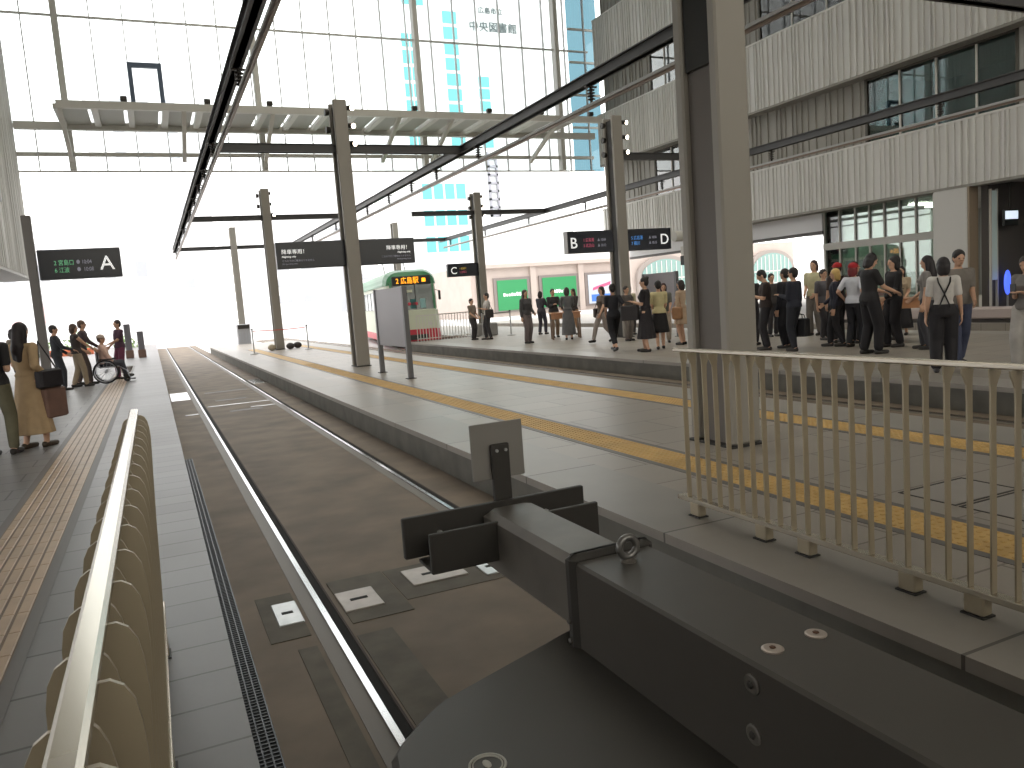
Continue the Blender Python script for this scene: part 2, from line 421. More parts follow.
# ---------------------------------------------------------------- north curtain wall
YG = 37.9
t = thing('window_7', None, None, (0, YG, 0)); t['kind'] = 'structure'
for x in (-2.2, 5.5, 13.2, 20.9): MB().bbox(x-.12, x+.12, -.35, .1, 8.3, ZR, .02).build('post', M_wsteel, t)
x = -3.42
while x < 22.9:
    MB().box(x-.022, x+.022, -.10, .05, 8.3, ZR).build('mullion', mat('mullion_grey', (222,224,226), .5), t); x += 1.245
for z, h in ((8.3, .06), (9.0, .16), (14.55, .07), (17.6, .08), (10.15, .12)):
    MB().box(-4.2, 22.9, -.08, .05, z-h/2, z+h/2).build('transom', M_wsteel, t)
MB().box(-4.2, 21.75, .06, .075, 8.3, ZR).build('pane', M_glass, t)
MB().box(21.75, 23.6, .06, .075, 8.3, ZR).build('side_pane', M_glassb, t)
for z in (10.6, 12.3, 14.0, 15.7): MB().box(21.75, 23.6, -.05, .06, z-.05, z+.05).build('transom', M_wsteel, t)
v = MB().box(.28, 1.62, -.14, .04, 12.62, 12.82).box(.28, .46, -.14, .04, 11.0, 12.62).box(1.44, 1.62, -.14, .04, 11.0, 12.62)
v.build('vent_frame', mat('vent_blue_grey', (92,104,122), .5, .3), t)
# canopy walkway projecting from the glass
c = thing('canopy', 'long white steel canopy ledge with braces along the glass wall', 'canopy', (9.0, 37.5, 10.08))
X0, X1 = -11.3, 12.2
MB().box(X0, X1, -3.5, -3.3, -.12, .16).build('front_beam', M_wsteel, c)
MB().box(X0-1.8, X1+1.5, -.25, .0, -.2, .1).build('rear_beam', M_wsteel, c)
x = X0
k = 0
while x < X1-1:
    MB().box(x+.12, x+1.0, -3.3, -.25, .0, .05).build('deck_panel', M_gsteel if k % 1 else mat('deck_grey', (178,178,172), .6), c)
    MB().box(x-.12, x+.12, -3.3, -.25, -.1, .08).build('cross_rib', M_wsteel, c); x += 1.25; k += 1
for x in (-11.2, -6.9, -3.5, 1.9, 4.4, 9.8):
    MB().bar((x, -3.4, -.05), (x, -.1, -1.4), .16, .16).build('brace', M_wsteel, c)
for k, x in enumerate((.0, 3.0, 5.4, 8.2, 11.6, 15.2, 17.9, 20.6)):
    q = thing('floodlight', 'small dark floodlight on top of the canopy edge', 'floodlight', (x, 34.1, 10.24), 0, 'small floodlights along the canopy edge')
    MB().bbox(-.12, .12, -.1, .1, .04, .22, .02).build('housing', M_dkbrown, q); MB().box(-.02, .02, -.02, .02, 0, .05).build('bracket', M_dkbrown, q)
# ================================================================ COLUMNS, BEAMS, OVERHEAD LINE
M_col = mat('column_grey', (150,145,137), .5, .05, noise=(.6,.05))
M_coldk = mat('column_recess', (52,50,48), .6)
M_spot = mat('spot_lens', (255,244,220), .4, emit=((255,240,214), 14.0))
def column(label, x, y, h=6.5, lamps=True, foot=True, sign_cat='column', screen=False, group=None):
    t = thing('platform_column', label, 'column', (x, y, ZP), 0, group)
    for s, nm in ((-1, 'front_flange'), (1, 'rear_flange')):
        MB().bbox(-.165, .165, s*.235-.055, s*.235+.055, .02, h, .018).build(nm, M_col, t)
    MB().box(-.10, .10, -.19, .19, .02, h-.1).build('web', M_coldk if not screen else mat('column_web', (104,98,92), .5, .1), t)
    if screen:
        MB().bbox(-.135, -.10, -.17, .17, 3.3, h-.3, .01).build('black_panel', mat('black_panel', (20,20,20), .3), t)
        MB().bbox(.10, .135, -.17, .17, 3.3, h-.3, .01).build('black_panel', MATS['black_panel'], t)
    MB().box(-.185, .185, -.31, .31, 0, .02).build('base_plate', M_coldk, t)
    if lamps:
        for k in range(3):
            z = h-.18-k*.42
            l = MB().cyl((.2, -.20, z), (.27, -.36, z-.04), .06, .07, 14).build('spot_lamp', M_dkbrown, t)
            MB().cyl((.268, -.357, z-.04), (.275, -.373, z-.044), .058, .058, 14).build('lens', M_spot, l)
            MB().cyl((-.2, .1, z-.05), (-.3, .1, z-.05), .07, .09, 12).build('rear_lamp', M_dkbrown, t)
    return t
column('thick grey column of the island platform standing just behind the white railing', 4.66, 5.68, screen=True, lamps=False)
column('grey column of the island platform carrying the black two-sided notice board', 4.72, 19.7)
column('grey column of the island platform wrapped by barrier tape at its foot', 4.72, 33.6)
column('pale far column of the island platform beyond the glass wall', 4.72, 47.5, lamps=False)
column('grey column between signs B and D on the crowded platform', 13.0, 20.35)
column('grey column holding sign C', 13.95, 33.6, h=6.25)
column('slim pale column to the right of the notice board, beyond sign C', 14.2, 47.5, lamps=False)

def ibeam(name, label, p, q, w, h, group=None, cat='beam', ends=True):
    p, q = Vector(p), Vector(q); t = thing(name, label, cat, tuple((p+q)/2), 0, group); m = (p+q)/2
    a, b = p-m, q-m
    MB().bar(a, b, w*.5, h).build('web', M_beam, t)
    up = Vector((0,0,h/2-.01))
    MB().bar(a+up, b+up, w, .02).build('top_flange', M_beam, t); MB().bar(a-up, b-up, w, .02).build('bottom_flange', M_beam, t)
    return t
for y, l in ((5.68, 'charcoal cross beam on the thick column behind the railing'), (19.7, 'charcoal cross beam above the black notice board'),
             (33.6, 'charcoal cross beam on the column with barrier tape'), (47.5, 'charcoal cross beam on the farthest island column')):
    ibeam('cross_beam', l, (1.6, y, 5.72), (8.0, y, 5.72), .2, .2)
for x0, x1, y, l in ((12.95, 17.6, 20.35, 'charcoal cross beam beside sign D leading towards the ribbed building'), (10.9, 17.6, 33.6, 'charcoal cross beam above sign C'),
                     (7.9, 17.6, 8.1, 'dark cross beam crossing the upper corner over the crowd'), (10.9, 17.6, 47.5, 'charcoal cross beam far beyond sign C')):
    ibeam('cross_beam', l, (x0, y, 5.72), (x1, y, 5.72), .2, .2)
lines = ((1.63, 'over the nearest track'), (7.92, 'over the middle track'), (17.5, 'in front of the ribbed building'))
for x, l in lines:
    ibeam('line_beam', 'long charcoal beam carrying the power rail '+l, (x, -4, 5.72), (x, 48.5, 5.72), .2, .2)
    t = thing('power_rail', 'grey overhead power rail hanging under the long beam '+l, 'power rail', (x+.03, 22, 5.24))
    MB().box(-.045, .045, -26, 26, .0, .05).build('rail_head', M_gsteel, t); MB().box(-.02, .02, -26, 26, -.05, .0).build('contact_wire', mat('copper_grey', (128,112,100), .4, .6), t)
    for y in (1.9, 7.5, 13.1, 18.7, 21.9, 24.3, 26.9, 29.9, 35.5, 41.1, 46.7):
        q = thing('insulator', 'dark ribbed insulator holding the power rail '+l, 'insulator', (x+.03, y, 5.29), 0, 'insulators '+l)
        b = MB(); 
        for k in range(4): b.lathe((0,0,.06+k*.055), [(.03,0),(.075,.008),(.075,.02),(.03,.035)], 10)
        b.cyl((0,0,0), (0,0,.34), .028, None, 8).build('stem', M_dkbrown, q)
        MB().box(-.12, .12, -.03, .03, .285, .31).build('bracket', M_dkbrown, q)
# side track poles of the left platform
t = thing('sign_post', 'plain grey post on the near-side platform that carries sign A', 'post', (-2.2, 20.0, ZP))
MB().bbox(-.09, .09, -.09, .09, .015, 3.96, .012).build('shaft', mat('post_grey', (118,114,112), .5, .2), t); MB().box(-.14, .14, -.14, .14, 0, .015).build('base_plate', M_coldk, t)

# ================================================================ SIGNS
M_sign = mat('sign_black', (40,42,50), .35)
M_white = mat('sign_white', (250,250,250), .5, emit=((255,255,255), .55))
M_grn = mat('sign_green', (110,190,140), .5, emit=((110,190,140), .4))
M_blu = mat('sign_blue', (90,150,220), .5, emit=((80,150,230), .4))
M_red = mat('sign_red', (190,90,110), .5, emit=((200,90,120), .3))
M_gry = mat('sign_grey', (150,150,165), .5, emit=((150,150,165), .25))
def board(name, label, x0, x1, y, z0, z1, d=.22, capm=None):
    t = thing(name, label, 'sign', ((x0+x1)/2, y, z0)); w = (x1-x0)/2; h = z1-z0
    MB().bbox(-w, w, -d/2, d/2, 0, h, .012).build('panel', M_sign, t)
    MB().box(-w+.03, w-.03, -d/2-.004, -d/2, .03, h-.03).build('face', mat('sign_face', (34,36,44), .25), t)
    return t, w, h, -d/2-.008
t, w, h, f = board('platform_sign', 'black hanging sign lettered A on the grey post', -2.08, -.46, 20.0, 2.90, 3.55)
text('A', .44, M_white, t, (w-.43, f, .17)); 
text('2 宮島口', .13, M_grn, t, (-w+.30, f, .31), sx=.8); text('6 江波', .13, M_grn, t, (-w+.30, f, .15), sx=.8)
text('● 10:04', .12, M_gry, t, (-.08, f, .32), sx=.75); text('●  10:08', .12, M_gry, t, (-.08, f, .16), sx=.75)
t, w, h, f = board('platform_sign', 'black sign lettered B with a pale end cap beside the column', 11.2, 12.76, 20.35, 2.92, 3.56)
MB().box(-w-.015, -w, -.11, .11, 0, h).build('end_cap', M_gsteel, t)
text('B', .44, M_white, t, (-w+.07, f, .15)); text('1 広島港', .12, M_red, t, (-w+.52, f, .33), sx=.8); text('5 比治山', .12, M_red, t, (-w+.52, f, .17), sx=.8)
text('▲ 10:04', .11, M_gry, t, (-w+1.0, f, .33), sx=.75); text('▲ 10:12', .11, M_gry, t, (-w+1.0, f, .17), sx=.75)
t, w, h, f = board('platform_sign', 'black sign lettered D reaching out from the column over the crowd', 13.18, 14.84, 20.35, 2.92, 3.56)
text('D', .44, M_white, t, (w-.42, f, .16)); text('5 広島港', .13, M_blu, t, (-w+.20, f, .33), sx=.85); text('7 横川', .13, M_blu, t, (-w+.20, f, .17), sx=.85)
text('▲ 10:06', .11, M_gry, t, (.0, f, .34), sx=.75); text('▲ 10:15', .11, M_gry, t, (.0, f, .18), sx=.75)
t, w, h, f = board('platform_sign', 'small black sign lettered C on the column farther down the platform', 12.34, 13.85, 33.6, 2.88, 3.47)
text('C', .44, M_white, t, (-w+.12, f, .13)); text('1 紙屋町', .11, mat('sign_amber', (190,160,60), .5, emit=((190,160,60), .3)), t, (-w+.55, f, .32), sx=.8); text('2 宮島口', .11, M_red, t, (-w+.55, f, .16), sx=.8)
for x0, x1, a, l in ((2.90, 4.56, 'LEFT', 'left half of the black notice board hung on the island column'), (4.88, 6.36, 'RIGHT', 'right half of the black notice board hung on the island column')):
    t, w, h, f = board('notice_sign', l, x0, x1, 19.7, 2.86, 3.50, .16)
    X = -w+.12 if a == 'LEFT' else w-.12
    text('降車専用！', .125, M_white, t, (X, f, .36), align=a); text('Alighting only', .062, M_white, t, (X, f, .27), align=a)
    text('こちらでのご乗車はできません', .055, M_gry, t, (X, f, .17), align=a); text('No boarding here', .05, M_gry, t, (X, f, .10), align=a)
# hanging camera / speaker unit at the end of sign D
t = thing('speaker_unit', 'white drum and black box hanging on a rod past the end of sign D', 'speaker', (15.45, 20.35, 5.6))
MB().cyl((0,0,0), (0,0,-2.9), .025, None, 8).build('rod', M_dkbrown, t)
MB().cyl((-.42,-.0,-2.3), (-.02,-.0,-2.3), .16, .16, 16).build('drum', M_wsteel, t)
MB().bbox(-.14, .14, -.12, .12, -3.2, -2.9, .02).build('box', mat('black_plastic', (26,26,26), .5), t)
MB().box(-.10, .16, -.12, .12, -2.88, -2.62).build('white_plate', M_wsteel, t)

# ================================================================ RAILS AND TRACK FURNITURE
M_rail = mat('rail_polished', (196,196,198), .16, 1.0)
M_railside = mat('rail_rust', (66,54,48), .7, .3)
def rail(label, pts):
    o = thing('tram_rail', label, 'rail', (pts[0][0], pts[0][1], 0))
    P = [Vector((p[0]-pts[0][0], p[1]-pts[0][1], 0)) for p in pts]
    def strip(a, b, z0, z1):
        mb = MB(); R = []
        for k, p in enumerate(P):
            d = (P[min(k+1, len(P)-1)]-P[max(k-1, 0)]).normalized(); n = Vector((d.y, -d.x, 0))
            R.append([p+n*a+Vector((0,0,z0)), p+n*b+Vector((0,0,z0)), p+n*b+Vector((0,0,z1)), p+n*a+Vector((0,0,z1))])
        return mb.loft(R)
    strip(-.017, .017, -.03, .014).build('head', M_rail, o)
    strip(.017, .07, -.03, .002).build('groove', mat('groove_dark', (26,24,24), .9), o); strip(.07, .082, -.03, .006).build('guard_lip', M_railside, o)
    strip(-.10, -.017, -.03, .003).build('sealing_strip', mat('sealing_grey', (104,95,84), .5), o)
    return o
rail('left rail of the nearest track, ending under the grey buffer stop', [(.745, -1), (.745, 60)])
o = rail('right rail of the nearest track, running beside the island platform wall', [(2.19, -1), (2.19, 60)])
for x, l in ((7.12, 'left rail of the middle track behind the island platform'), (8.58, 'right rail of the middle track below the crowded platform'),
             (16.5, 'left rail of the far track behind the crowd'), (17.94, 'right rail of the far track in front of the pale bench')):
    rail(l, [(x, -5), (x, 60)])
M_plate = mat('cover_plate', (214,216,218), .25, .3, noise=(9,.12))
M_plate2 = mat('cover_plate_dull', (190,182,178), .45, .2, noise=(9,.12))
def cover(label, x0, x1, y0, y1, m, slot=True, h=.012):
    t = thing('cover_plate', label, 'cover plate', ((x0+x1)/2, (y0+y1)/2, 0)); a, b = (x1-x0)/2, (y1-y0)/2
    MB().bbox(-a, a, -b, b, 0, h, .004).build('plate', m, t)
    if slot: MB().box(-a*.45, a*.45, -.018, .018, h-.002, h+.002).build('slot', mat('slot_dark', (30,30,30), .8), t)
struct('trim_patch', MB().box(.40, .62, 4.36, 5.12, 0, .004).box(.86, 1.23, 4.38, 5.16, 0, .004), M_bedd)
struct('trim_patch', MB().box(.84, 1.04, 2.9, 4.2, 0, .004), M_bedd)
struct('trim_patch', MB().box(.52, .62, 2.9, 4.2, 0, .004), M_bedd)
struct('trim_patch', MB().box(1.24, 2.04, 4.55, 5.15, 0, .003), M_bedd)
cover('bright steel cover plate with a slot outside the left rail', .475, .622, 4.57, 4.94, M_plate)
cover('pale slotted cover plate just inside the left rail', .86, 1.10, 4.56, 4.90, M_plate2)
cover('pinkish grey cover plate below the left arm of the buffer', 1.34, 1.72, 4.74, 5.05, M_plate2)
cover('small pale cover plate under the buffer tube', 1.81, 1.98, 4.64, 4.92, M_plate)
cover('flat shiny steel plate beside the left rail, halfway down the platform', .22, .63, 19.3, 21.4, mat('plate_shiny', (225,228,230), .12, .8), False, .008)
cover('flat shiny steel plate outside the right rail, halfway down the platform', 2.30, 2.60, 21.9, 23.3, MATS['plate_shiny'], False, .008)
for k, (x0, x1, y) in enumerate(((.86, 2.1, 17.25), (.4, .635, 16.15), (1.62, 2.08, 16.35))):
    o = MB().box(x0, x1, y-.05, y+.05, 0, .006).build('joint_strip', M_plate, at=((x0+x1)/2, y, 0)); 
    props(o, ('long pale steel strip laid across between the rails', 'short pale steel strip crossing the left rail side', 'short pale steel strip crossing the right rail side')[k], 'metal strip')
for k, (x0, x1, y) in enumerate(((1.1, 1.75, 18.4), (1.2, 1.8, 16.0), (1.0, 2.0, 20.6))):
    struct('trim_patch', MB().box(x0, x1, y-.12, y+.12, 0, .003), mat('oil_stain', (80,68,58), .5))
# drain grating along the platform wall
t = thing('drain_grating', 'long black drain grating at the foot of the platform by the nearest track', 'grating', (.235, 1.0, 0))
MB().box(-.055, .055, 0, 10.0, 0, .003).build('channel', mat('grate_black', (28,30,32), .6), t)
b = MB()
for k in range(330): b.box(-.05, .05, k*.03+.012, k*.03+.018, .003, .009)
for x in (-.05, -.017, .017, .05): b.box(x-.003, x+.003, 0, 10.0, .003, .010)
b.build('bars', mat('grate_steel', (74,76,80), .4, .6), t)
# access hatch outlines on the island platform
for k, (y0, y1, l) in enumerate(((3.16, 3.57, 'paved access hatch with dark frame behind the railing, the farther of two'), (2.72, 3.14, 'paved access hatch with dark frame behind the railing, the nearer of two'))):
    t = thing('floor_hatch', l, 'hatch', (4.63, (y0+y1)/2, ZP)); d = (y1-y0)/2
    b = MB()
    b.box(-.31, .31, -d, -d+.014, 0, .003).box(-.31, .31, d-.014, d, 0, .003).box(-.31, -.296, -d, d, 0, .003).box(.296, .31, -d, d, 0, .003)
    b.build('frame', mat('hatch_dark', (52,48,44), .6), t); MB().box(-.29, .29, -d+.02, d-.02, 0, .002).build('lid', mat('hatch_lid', (150,144,138), .5), t)

# ================================================================ RAILINGS
M_fence = mat('railing_beige', (176,164,142), .38, .25)
M_ftop = mat('railing_top', (206,198,184), .22, .7)
def railing(label, x, y0, y1, feet, pitch=.1, prof=None):
    t = thing('railing', label, 'railing', (x, (y0+y1)/2, ZP)); L = (y1-y0)/2
    MB().bbox(-.018, .018, -L, L, 1.04, 1.065, .006).build('top_rail', M_ftop, t)
    MB().bbox(-.03, .03, -L, L, .085, .115, .004).build('bottom_rail', M_ftop, t)
    n = int((y1-y0-.06)/pitch)
    for k in range(n+1):
        y = -L+.03+k*pitch; o = .012 if k % 2 else -.012
        R = []
        for pz, w, f in prof:
            R.append([(o*f-w, y-.004, pz), (o*f+w, y-.004, pz), (o*f+w, y+.004, pz), (o*f-w, y+.004, pz)])
        MB().loft(R).build('baluster', M_fence, t)
    for y in feet:
        q = MB().bbox(-.03, .03, y-(y0+y1)/2-.045, y-(y0+y1)/2+.045, .008, .096, .006).build('foot', M_fence, t)
        MB().box(-.038, .038, y-(y0+y1)/2-.052, y-(y0+y1)/2+.052, 0, .008).build('foot_plate', M_coldk, q)
railing('pale metal railing on the island platform in front of the thick column', 3.0, .5, 4.12, (.9, 1.4, 2.1, 2.42, 3.04, 3.36, 3.95), prof=((.11,.016,0),(.9,.016,0),(.97,.018,.1),(1.0,.026,.6),(1.02,.034,1),(1.04,.036,1)))
railing('pale metal railing with a shiny top bar on the near-side platform', -.12, .3, 4.1, (.7, 1.7, 2.7, 3.7), prof=((.11,.022,0),(.5,.034,.3),(.76,.043,.6),(.86,.046,.8),(.93,.047,1),(.98,.045,1),(1.01,.040,1),(1.03,.031,.9),(1.04,.02,.6)))
# simple white picket railing in front of the tram
t = thing('railing', 'thin white picket railing in front of the green tram', 'railing', (10.1, 28.9, ZP))
MB().box(-.9, 1.3, -.02, .02, .98, 1.02).build('top_rail', M_wsteel, t); MB().box(-.9, 1.3, -.02, .02, .1, .13).build('bottom_rail', M_wsteel, t)
for k in range(19): MB().box(-.9+k*.12-.012, -.9+k*.12+.012, -.012, .012, .0, .98).build('picket', M_wsteel, t)
o = MB().bbox(-.45, .45, -.25, .25, 0, .5, .04).build('concrete_block', mat('block_grey', (150,148,146), .8, noise=(3,.12))); o.location = (12.0, 28.85, ZP)
props(o, 'grey concrete block next to the thin white picket railing', 'block')

# ================================================================ BUFFER STOP
M_buf = mat('buffer_charcoal', (76,72,67), .42, .1, noise=(4,.06))
M_buft = mat('buffer_tube', (104,99,93), .45, .2, noise=(5,.14))
M_bufb = mat('buffer_black', (52,49,46), .6)
t = thing('buffer_stop', 'dark grey hydraulic buffer stop at the end of the nearest track', 'buffer stop', (1.485, 1.5, 0))
oy = -1.5
def B(): return MB()
B().bbox(-.165, .165, -1.4+oy, 2.5+oy, .46, .81, .01).build('housing', M_buf, t)
B().bbox(-.185, .185, 2.48+oy, 2.545+oy, .40, .835, .02).build('collar', M_bufb, t)
B().bbox(-.142, .13, 2.54+oy, 3.46+oy, .5, .795, .03).build('tube', M_buft, t)
x = B().bbox(-.535, .43, 3.46+oy, 3.49+oy, .62, .815, .005).build('front_plate', M_bufb, t)
B().box(-.51, .41, 3.492+oy, 3.52+oy, .65, .79).build('rubber_face', M_bufb, x)
for a, b in ((-.47, -.13), (.13, .40)):
    q = B().bbox(a, b, 3.27+oy, 3.295+oy, .59, .775, .004).build('arm_plate', M_bufb, t)
    B().box(a, b, 3.295+oy, 3.46+oy, .60, .615).build('web', M_bufb, q)
    c = (a+b)/2
    B().cyl((c-.06, 3.295+oy, .72), (c-.06, 3.46+oy, .72), .014, None, 8).build('bolt_rod', M_gsteel, q)
B().bbox(-.05, .045, 3.49+oy, 3.515+oy, .70, 1.09, .004).build('target_post', M_bufb, t)
q = B().bbox(-.145, .135, 3.52+oy, 3.532+oy, .915, 1.195, .003).build('target_plate', mat('target_grey', (138,134,130), .55, .2), t); q['label'] = 'square grey target plate'
B().cyl((-.025, 3.488+oy, 1.06), (-.025, 3.478+oy, 1.06), .008, None, 8).build('screw', M_gsteel, t); B().cyl((.022, 3.488+oy, 1.06), (.022, 3.478+oy, 1.06), .008, None, 8).build('screw', M_gsteel, t)
# wedge shaped base with rounded shoulders
half = [(.0, 2.72), (-.09, 2.68), (-.665, 2.45), (-.755, 2.41), (-.84, 2.345), (-.93, 2.255), (-.985, 2.18), (-1.0, 2.10), (-1.0, -1.4)]
poly = [(a, b+oy) for a, b in half]; poly = [(.19, -1.4+oy)][::-1] and poly+[(.19, -1.4+oy), (.19, 2.5+oy), (.12, 2.66+oy)]
# shrink right side to stay clear of the platform wall
def inset(p, d):
    out = []; n = len(p)
    for i in range(n):
        a = Vector(p[i])-Vector(p[i-1]); c = Vector(p[(i+1) % n])-Vector(p[i]); a.normalize(); c.normalize()
        nn = Vector((-(a.y+c.y), a.x+c.x)); nn.normalize(); out.append((p[i][0]+nn.x*d, p[i][1]+nn.y*d))
    return out
pi = inset(poly, .02)
if sum(x*x for x, y in pi) > sum(x*x for x, y in poly): pi = inset(poly, -.02)
b = MB().loft([[(x, y, .03) for x, y in reversed(poly)], [(x, y, .46) for x, y in reversed(poly)], [(x, y, .48) for x, y in reversed(pi)]])
b.build('base', mat('buffer_base', (58,55,51), .5, .05), t)
e = B().torus((-.755, 1.985+oy, .481), .052, .004, 'z', 36, 6).torus((-.755, 1.985+oy, .481), .043, .0025, 'z', 36, 6)
e.ell((-.755, 1.99+oy, .481), .012, .022, .003, 10, 5)
q = e.build('emblem', mat('emblem_white', (170,168,160), .5), t); q['label'] = 'round pale emblem'
for bx, by in ((-.07, 1.57), (.09, 1.575)):
    w = B().lathe((bx, by+oy, .81), [(.030, 0), (.030, .004), (.024, .006)], 18).build('washer', mat('washer_pale', (176,164,156), .4, .5), t)
    B().lathe((bx, by+oy, .8155), [(.009, 0), (.009, .003), (.006, .004)], 6).build('bolt_head', mat('bolt_rust', (96,66,50), .6, .4), w)
for bz in (.75, .61):
    w = B().lathe((-.165, 1.545+oy, bz), [(.028, 0), (.028, -.004), (.022, -.006)], 18, 'x').build('washer', M_buft, t)
    B().lathe((-.171, 1.545+oy, bz), [(.011, 0), (.011, -.004), (.008, -.006)], 6, 'x').build('bolt_head', M_bufb, w)
for bz in (.5, .58): B().lathe((-.187, 2.515+oy, bz), [(.013, 0), (.013, -.006), (.008, -.009)], 10, 'x').build('rivet', M_buf, t)
w = B().torus((.0, 2.38+oy, .865), .036, .0135, 'y', 24, 10).build('lifting_eye', mat('eye_steel', (120,118,116), .35, .7), t, smooth=True)
B().lathe((.0, 2.38+oy, .81), [(.03, 0), (.03, .006), (.018, .014)], 14).build('eye_base', M_buft, w)

# ================================================================ PLATFORM FURNITURE
def info_panel(label, x, y0, y1, top, glossy):
    t = thing('info_panel', label, 'information board', (x, (y0+y1)/2, ZP)); L = (y1-y0)/2
    for s in (-1, 1):
        p = MB().bbox(-.05, .05, s*L-.05, s*L+.05, .012, top, .008).build('post', mat('panel_post', (104,104,106), .4, .4), t)
        MB().box(-.09, .09, s*L-.09, s*L+.09, 0, .012).build('base_plate', M_coldk, p)
    MB().bbox(-.03, .03, -L+.05, L-.05, .62, top-.01, .006).build('panel', glossy, t)
    return t
info_panel('grey glossy information board on two posts beside the notice board column', 4.55, 14.95, 17.05, 1.83, mat('panel_gloss', (128,126,130), .4, .2))
info_panel('grey board standing behind the women at the column with sign D', 13.6, 18.4, 20.0, 1.85, mat('panel_lilac', (150,146,152), .5))
def table(label, x, y, rz, L, W, H):
    t = thing('counter_table', label, 'table', (x, y, ZP), rz)
    m = mat('warm_wood', (196,142,104), .45, noise=(7,.12)); m2 = mat('table_leg', (132,112,96), .4, .3)
    MB().bbox(-L/2, L/2, -W/2, W/2, H-.035, H, .008).build('table_top', m, t)
    MB().box(-L/2+.03, L/2-.03, -W/2+.02, -W/2+.04, H-.20, H-.035).build('apron', m, t); MB().box(-L/2+.03, L/2-.03, W/2-.04, W/2-.02, H-.20, H-.035).build('apron', m, t)
    for a in (-1, 1):
        for c in (-1, 1): MB().box(a*(L/2-.06)-.025, a*(L/2-.06)+.025, c*(W/2-.06)-.025, c*(W/2-.06)+.025, 0, H-.035).build('leg', m2, t)
table('small wooden standing table amid the group left of sign B', 12.12, 22.4, -.35, 1.0, .5, .85)
table('wooden standing table beside the person in crossed suspenders', 13.55, 10.9, -1.05, .95, .5, .88)
t = thing('bench', 'long pale stone bench at the foot of the white building column', 'bench', (18.6, 13.0, ZP))
MB().bbox(-.25, .4, -4.5, 4.2, .1, .36, .03).build('seat', mat('bench_stone', (186,172,168), .55), t); MB().box(-.15, .3, -4.4, 4.1, 0, .1).build('plinth', M_dark, t)
# barriers at the end of the island platform
M_tape = mat('tape_red', (214,80,70), .6)
def barrier(label, x, y, h=.92):
    t = thing('barrier_post', label, 'barrier post', (x, y, ZP))
    MB().lathe((0,0,0), [(.16,0),(.16,.02),(.05,.05)], 16).build('base', M_gsteel, t); MB().cyl((0,0,.04), (0,0,h), .025, None, 10).build('post', M_gsteel, t)
    MB().cyl((0,0,h), (0,0,h+.05), .035, None, 10).build('cap', M_coldk, t)
barrier('slim barrier post left of the taped column', 3.45, 31.4); barrier('slim barrier post right of the taped column', 5.5, 31.4)
o = MB().tube([(3.48,31.4,1.22),(4.1,31.38,1.2),(4.7,31.37,1.19),(5.1,31.38,1.2),(5.47,31.4,1.22)], .018, 6).build('barrier_tape', M_tape, at=(4.55,31.4,1.2)); props(o, 'red and white barrier tape strung between two slim posts', 'barrier tape')
barrier('slim belt post standing in front of the green shopfronts', 12.5, 27.5); barrier('slim belt post nearer sign C', 11.7, 28.4)
o = MB().tube([(11.73,28.37,1.24),(12.1,27.95,1.22),(12.47,27.53,1.24)], .02, 6).build('belt', M_coldk, at=(12.1,27.95,1.23)); props(o, 'dark belt strung between the two posts left of the table', 'belt')
for k, (dx, dy, l) in enumerate(((-.38, -.25, 'folded beige sandbag leaning at the left foot of the taped column'), (.34, -.3, 'dark sandbag at the right foot of the taped column'), (.70, .12, 'second dark sandbag lying beside the taped column'))):
    o = MB().ell((0,0,.13), .17, .24, .13, 14, 8).build('sandbag', mat('sandbag_%d' % (k > 0), ((170,160,140), (70,66,66))[k > 0], .9), smooth=True); o.location = (4.72+dx, 33.3+dy, ZP); props(o, l, 'sandbag')
for k, (x, y, h) in enumerate(((-1.0, 38.6, 1.5), (-.5, 38.2, 1.15))):
    t = thing('bollard', ('taller grey bollard standing past the end of the near-side platform', 'shorter grey bollard with a brown box past the end of the near-side platform')[k], 'bollard', (x, y, ZP))
    MB().bbox(-.13, .13, -.13, .13, 0, h, .02).build('post', mat('bollard_grey', (120,118,124), .6), t); MB().bbox(-.16, .16, -.16, .16, 0, .35, .02).build('sleeve', mat('bollard_brown', (130,104,92), .7), t)
# ================================================================ TRAM
t = thing('tram', 'green and cream tram with an amber destination display waiting beyond the platforms', 'tram', (10.12, 32.0, .015), -math.radians(9))
M_tg = mat('tram_green', (70,138,96), .35); M_tc = mat('tram_cream', (206,212,190), .4); M_tr = mat('tram_red', (196,52,70), .4)
M_tglass = mat('tram_glass', (58,74,70), .08, spec=.9); M_tdk = mat('tram_dark', (40,44,42), .5)
W = 1.16
def sec(y, w, z0, z1, r, n=6):
    pts = [(w, y, z0), (w*1.0, y, z0+(z1-r-z0)*.5), (w*.97, y, z1-r)]
    for k in range(1, n+1):
        a = PI/2*k/n; pts.append((w*.97-r+r*math.cos(a), y, z1-r+r*math.sin(a)*.9))
    return pts+[(-p[0], p[1], p[2]) for p in reversed(pts)]
LT = 13.0
MB().loft([sec(0.06, W*.80, .3, 1.62, .06), sec(.02, W*.84, .32, 1.2, .06)][::-1]).build('front_lower', M_tc, t) if False else None
MB().loft([sec(y, W*s, .30, 1.55, .08) for y, s in ((-.02,.80),(.25,.95),(.7,1.0),(LT,1.0))]).build('lower_body', M_tc, t)
MB().loft([sec(y, W*s*.985, 1.50, 2.95-d, .32) for y, s, d in ((.16,.78,.12),(.42,.93,.04),(.8,.985,.0),(LT,.985,.0))]).build('upper_body', M_tc, t)
MB().loft([[(p[0], p[1], max(p[2], 2.62)) for p in sec(y, W*s, 2.6, 3.32-d, .55)] for y, s, d in ((.18,.76,.28),(.42,.92,.1),(.85,1.0,.0),(LT,1.0,.0))]).build('roof', M_tg, t)
